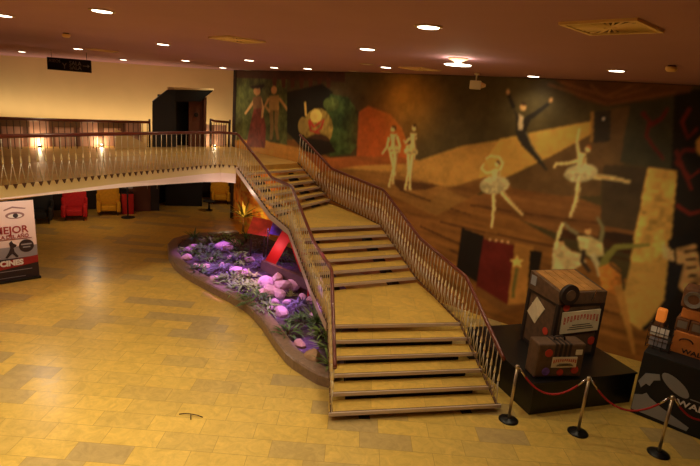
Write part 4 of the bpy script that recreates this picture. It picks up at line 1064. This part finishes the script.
def bush(x, y, r, h_, label, m, n=70, z=SZ):
    p = at(x, y, z); root = thing('leafy_bush', label, 'bush', (p.x, p.y, z), 0, 'bushes in the bed')
    rnd = random.Random(int(x*5+y)); bm = B(); st = B()
    for k in range(n):
        a = rnd.uniform(0, 2*PI); rr_ = r*math.sqrt(rnd.random()); q = Vector((math.cos(a)*rr_, math.sin(a)*rr_, h_*(1-(rr_/r)**2)*rnd.uniform(.35, 1)+.02))
        d = Vector((math.cos(a+rnd.uniform(-1, 1)), math.sin(a+rnd.uniform(-1, 1)), rnd.uniform(-.1, .9))).normalized()
        leaf_blade(bm, q, d, rnd.uniform(.14, .28), rnd.uniform(.022, .04), .35)
        if k % 5 == 0: bm_cyl(st, (q.x*.2, q.y*.2, 0), q, .008, .004, 5)
    link('foliage', bm, M[m], root, world=False, normals=False); link('stem', st, M['stem'], root, world=False)
spiky(316, 322, 44, .62, 'large spiky green rosette by the left railing', 'leaf')
spiky(331, 348, 34, .55, 'spiky green plant tight against the stair foot', 'leaf')
spiky(330, 366, 22, .42, 'lowest spiky plant in the corner by the stair foot', 'leaf')
spiky(243, 231, 24, .88, 'tall pale spiky plant in front of the orange wall', 'leaf3', .5, .06)
spiky(246, 242, 20, .45, 'dark spiky plant below the tall pale one', 'leaf2', .1)
spiky(194, 246, 22, .42, 'small dark palm at the rounded end of the bed', 'leaf2', .25)
spiky(290, 297, 20, .3, 'pale spiky tuft right below the rock heap', 'leaf3')
spiky(255, 288, 18, .35, 'pale tuft left of the rock heap', 'leaf3')
spiky(233, 262, 26, .4, 'violet-grey spiky plant in the middle of the bed', 'leaf4')
spiky(303, 305, 22, .4, 'violet-grey spiky plant behind the large rosette', 'leaf4')
bush(204, 254, .45, .3, 'low green bush near the rounded end of the bed', 'leaf2', 110)
bush(212, 262, .4, .28, 'green bush behind the left curb', 'leaf2', 90)
bush(232, 283, .42, .3, 'green bush along the middle of the curb', 'leaf', 100)
bush(243, 292, .38, .28, 'green bush left of the rock heap', 'leaf', 90)
bush(256, 303, .34, .26, 'green bush between the curb and the rock heap', 'leaf2', 80)
bush(219, 252, .3, .3, 'violet bush behind the rounded pink rock', 'leaf4', 70)
bush(258, 250, .36, .35, 'mauve bush before the orange panel', 'leaf4', 80)
bush(284, 262, .3, .35, 'dark bush inside the red frame', 'leaf2', 80)
bush(303, 283, .26, .3, 'grey bush at the right end of the plank', 'leaf4', 70)
bush(300, 325, .22, .2, 'dark low bush left of the large rosette', 'leaf2', 60)
bush(226, 241, .3, .22, 'green bush behind the curb near the black post', 'leaf', 70)
for x, y, r, h_, n, m_, lb in ((190, 253, .3, .22, 60, 'leaf', 'small leafy bush just inside the rounded curb'), (222, 274, .36, .3, 80, 'leaf4', 'violet-grey bush between curb and violet spiky plant'),
        (240, 262, .3, .34, 60, 'leaf', 'bright green bush behind the violet spiky plant'), (210, 246, .34, .36, 80, 'leaf', 'tallest green bush at the back of the rounded end'), (247, 281, .3, .3, 70, 'leaf3', 'pale green bush left of the pink heap, behind'),
        (268, 312, .26, .22, 60, 'leaf', 'green tuft hugging the curb below the heap'), (296, 313, .26, .26, 60, 'leaf4', 'mauve low bush behind the large rosette, left'), (236, 250, .3, .34, 60, 'leaf2', 'dark bush right of the rounded pink rock'),
        (322, 338, .2, .22, 50, 'leaf', 'green tuft between the two big spiky plants'), (288, 335, .2, .16, 40, 'leaf2', 'dark tuft at the curb left of the big rosette'), (199, 272, .24, .18, 50, 'leaf2', 'dark tuft against the left curb'), (262, 268, .24, .3, 50, 'leaf4', 'mauve tuft at the left end of the plank')):
    bush(x, y, r, h_, lb, m_, n)
# red A-shaped frame, plank and panels under the stairs
Y_ = 13.55
def rod_box(bm, a, b, w, d):
    a = Vector(a); b = Vector(b); t = (b-a); L_ = t.length; t.normalize(); s = t.cross(Vector((0, 1, 0))).normalized(); f = s.cross(t)
    R_ = Matrix((s, f, t)).transposed(); bm_box(bm, (a+b)/2, (w, d, L_), R_)
A0 = at_depth(270, 263, Y_); A1 = at_depth(288, 232, Y_); A2 = at_depth(303, 270, Y_-.15)
fr = thing('roof_frame', 'red A-shaped gable frame with a scalloped side under the stairs', 'frame', (A0.x, A0.y, A0.z))
bm = B(); rod_box(bm, A0, A1, .3, .3); link('beam', bm, M['redpaint'], fr)
bm = B(); rod_box(bm, A1+Vector((.03, 0, .02)), A2, .11, .3)
for k in range(5):
    q = A1.lerp(A2, .12+k*.2); 
    bm_slab(bm, [q+Vector((.02, -.1, .1)), q+Vector((.02, -.1, -.06)), q+Vector((.34, -.1, -.02)), q+Vector((.16, -.1, .03))], .06)
link('scalloped_beam', bm, M['redpaint'], fr)
P0 = at_depth(261, 265, 13.2); P1 = at_depth(309, 285, 12.0)
bm = B(); s = Vector((.05, .06, 0))
bm_slab(bm, [P0-Vector((0, 0, .14)), P1-Vector((0, 0, .14)), P1+Vector((0, 0, .12)), P0+Vector((0, 0, .13))], .1)
tag(link('plank', bm, M['plank']), 'dark wooden plank lying above the pink rock heap', 'plank')
for px_, lb, m_, nm in (([(247, 233), (269, 237), (273, 221), (253, 217)], 'orange-red picture panel leaning behind the tall spiky plant', 'orange', 'picture_panel'), ([(269, 234), (281, 236), (286, 226), (273, 222)], 'violet picture panel right of the orange-red one', 'purple', 'picture_panel')):
    bm = B(); bm_slab(bm, [at_depth(x, y, 14.9 if m_ == 'orange' else 14.5) for x, y in px_], .04)
    # stand reaching the soil
    c0 = at_depth((px_[0][0]+px_[1][0])/2, px_[0][1]-2, 14.97 if m_ == 'orange' else 14.57)
    root = thing(nm, lb, 'picture', (c0.x, c0.y, SZ)); link('panel', bm, M[m_], root)
    bm = B(); bm_cyl(bm, (c0.x-.2, c0.y, SZ-.02), (c0.x-.2, c0.y, c0.z+.1), .02, n=6); bm_cyl(bm, (c0.x+.2, c0.y, SZ-.02), (c0.x+.2, c0.y, c0.z+.1), .02, n=6); link('stake', bm, M['wood'], root)
q = at(308, 300, SZ); bm = B(); bm_cyl(bm, (q.x, q.y, SZ-.02), (q.x, q.y, SZ+.42), .025, n=8); tag(link('stake', bm, M['redpaint']), 'short red stake in the bed near the left railing', 'stake')

# ------------------------------------------------------------------ light
K = 1.15
for i, p in enumerate(LP_):
    near_mural = p.x > 2.5 and p.y > 7
    e = 150
    if p.y > 12: e = 65
    if near_mural: e = 110
    gap = min((Vector((p.x, p.y))-q).length for q in WL)
    if gap < 1.3: e *= .3 if near_mural else .75
    lamp('SPOT', (p.x, p.y, CEIL-.06), e*K, WARM, .12, (p.x, p.y, 0), 150, 1.)
for (x, y, e, an) in ((-6.0, 5.4, 430, 95), (-3.4, 4.9, 430, 95), (-9.0, 5.5, 220, 95), (-5.2, 7.3, 110, 100), (-1.2, 4.6, 270, 95), (2.0, 3.0, 60, 130), (-2.5, 9.3, 45, 110), (.5, 8.0, 70, 130), (-8, 1, 220, 130), (-3, -1, 200, 130)):
    lamp('SPOT', (x, y, CEIL-.06), e*K, WARM, .12, (x, y, 0), an, 1.)
# cove light at the foot of the cream wall
q = CW0.lerp(CW1, .47)-cn*.9; q.z = MZ+.12
o = lamp('AREA', q, 108*K, (1, .78, .46), 1, q+cn*.55+Vector((0, 0, 1)))
o.data.shape = 'RECTANGLE'
wd = (CW1-CW0).normalized(); zz_ = -(cn*.55+Vector((0, 0, 1))).normalized(); yy_ = zz_.cross(wd)
o.matrix_world = Matrix(((wd.x, yy_.x, zz_.x, q.x), (wd.y, yy_.y, zz_.y, q.y), (wd.z, yy_.z, zz_.z, q.z), (0, 0, 0, 1)))
o.data.size = 14; o.data.size_y = .15
# small uplights in front of the low wall
for k, (x, lb) in enumerate(((40, 'small floor uplight at the low wall, left one'), (102, 'small floor uplight at the low wall, middle one'), (206, 'small floor uplight right of the dark doorway'))):
    if x < 200:
        q = at(x, 147, MZ)
        pts = [Vector(v) for v in offset_line([p.xy for p in FR], -.36)]
        m_ = q.y/q.x
        for a, b2 in zip(pts, pts[1:]):
            e = b2-a; s = (m_*a.x-a.y)/(e.y-m_*e.x)
            if 0 <= s <= 1: q = Vector((*(a+e*s), MZ))
    else: q = Vector((-5.3, 19.5, MZ))
    o = thing('floor_uplight', lb, 'light', q, 0, 'floor uplights of the gallery')
    bm = B(); bm_lathe(bm, [(.05, 0), (.055, .05), (.045, .06)], 14); link('housing', bm, M['darkbase'], o, world=False)
    bm = B(); bm_lathe(bm, [(.04, .055), (.04, .068), (.01, .07)], 14); link('lens', bm, M['uplight'], o, world=False)
    lamp('POINT', (q.x, q.y, MZ+.14), 9*K, (1, .78, .45), .03)
lamp('SPOT', (3.2, 5.2, CEIL-.06), 330, WARM, .12, (4.6, 11.4, 1.6), 62, 1.)  # added wash without a fitting, brightens the mural's right part and the trunks
lamp('SPOT', (-.6, 6.5, CEIL-.06), 260, WARM, .12, (1.2, 13.9, 2.2), 50, 1.)  # second added wash without a fitting, for the middle of the mural
lamp('POINT', (bl.location.x, bl.location.y, CEIL-.2), 10, WARM, .1)
# garden lamps
VIO = (.55, .2, 1.0)
for x, y, z, e, an in ((-2.6, 12.6, 2.3, 330, 52), (-1.5, 11.1, 2.2, 200, 36), (-4.2, 14.8, 2.4, 260, 52), (-3.5, 13.5, 2.3, 170, 48), (-.62, 9.45, 4.0, 700, 12), (-2.5, 14.4, 1.6, 70, 80)):
    lamp('SPOT', (x, y, z), e, VIO, .06, (x, y, 0), an, .5)
for a_, b_, e in (((-3.0, 11.3, 1.5), (-1.7, 12.4, .2), 120), ((-4.1, 12.7, 1.3), (-3.2, 13.8, .1), 80), ((-1.45, 9.6, 1.4), (-.9, 10.9, .1), 60)):
    lamp('SPOT', a_, e, (.8, .42, 1.0), .05, b_, 62, .7)
lamp('POINT', (-1.9, 13.0, .9), 9, (1, .3, .35), .05)
lamp('SPOT', (-3.6, 16.6, .5), 160, (1, .42, .1), .08, (-3.5, 18.6, 1.4), 80, .8)
lamp('POINT', (-3.45, 14.0, 2.2), 9, (1, .78, .66), .05)  # not in the garden: added fill brightening the pale fascia band
lamp('POINT', (-8.9, 17.3, 2.1), 36, (1, .78, .5), .1)  # added fill under the gallery, brightens the red and yellow armchairs
lamp('POINT', (-6.9, 11.1, 2.3), 50, (1, .84, .66), .1)  # added fill below the slab, brightens the poster banner
lamp('POINT', (-5.4, 21.9, 2.2), 26, (1, .7, .4), .1)  # added fill for the lone yellow armchair, no fitting built
w = bpy.data.worlds.new('world'); bpy.context.scene.world = w; w.use_nodes = True
w.node_tree.nodes['Background'].inputs['Color'].default_value = (.02, .012, .008, 1); w.node_tree.nodes['Background'].inputs['Strength'].default_value = .5
vs = bpy.context.scene.view_settings
vs.view_transform = 'Standard'; vs.look = 'None'; vs.gamma = 1; vs.exposure = -.05; vs.use_curve_mapping = False
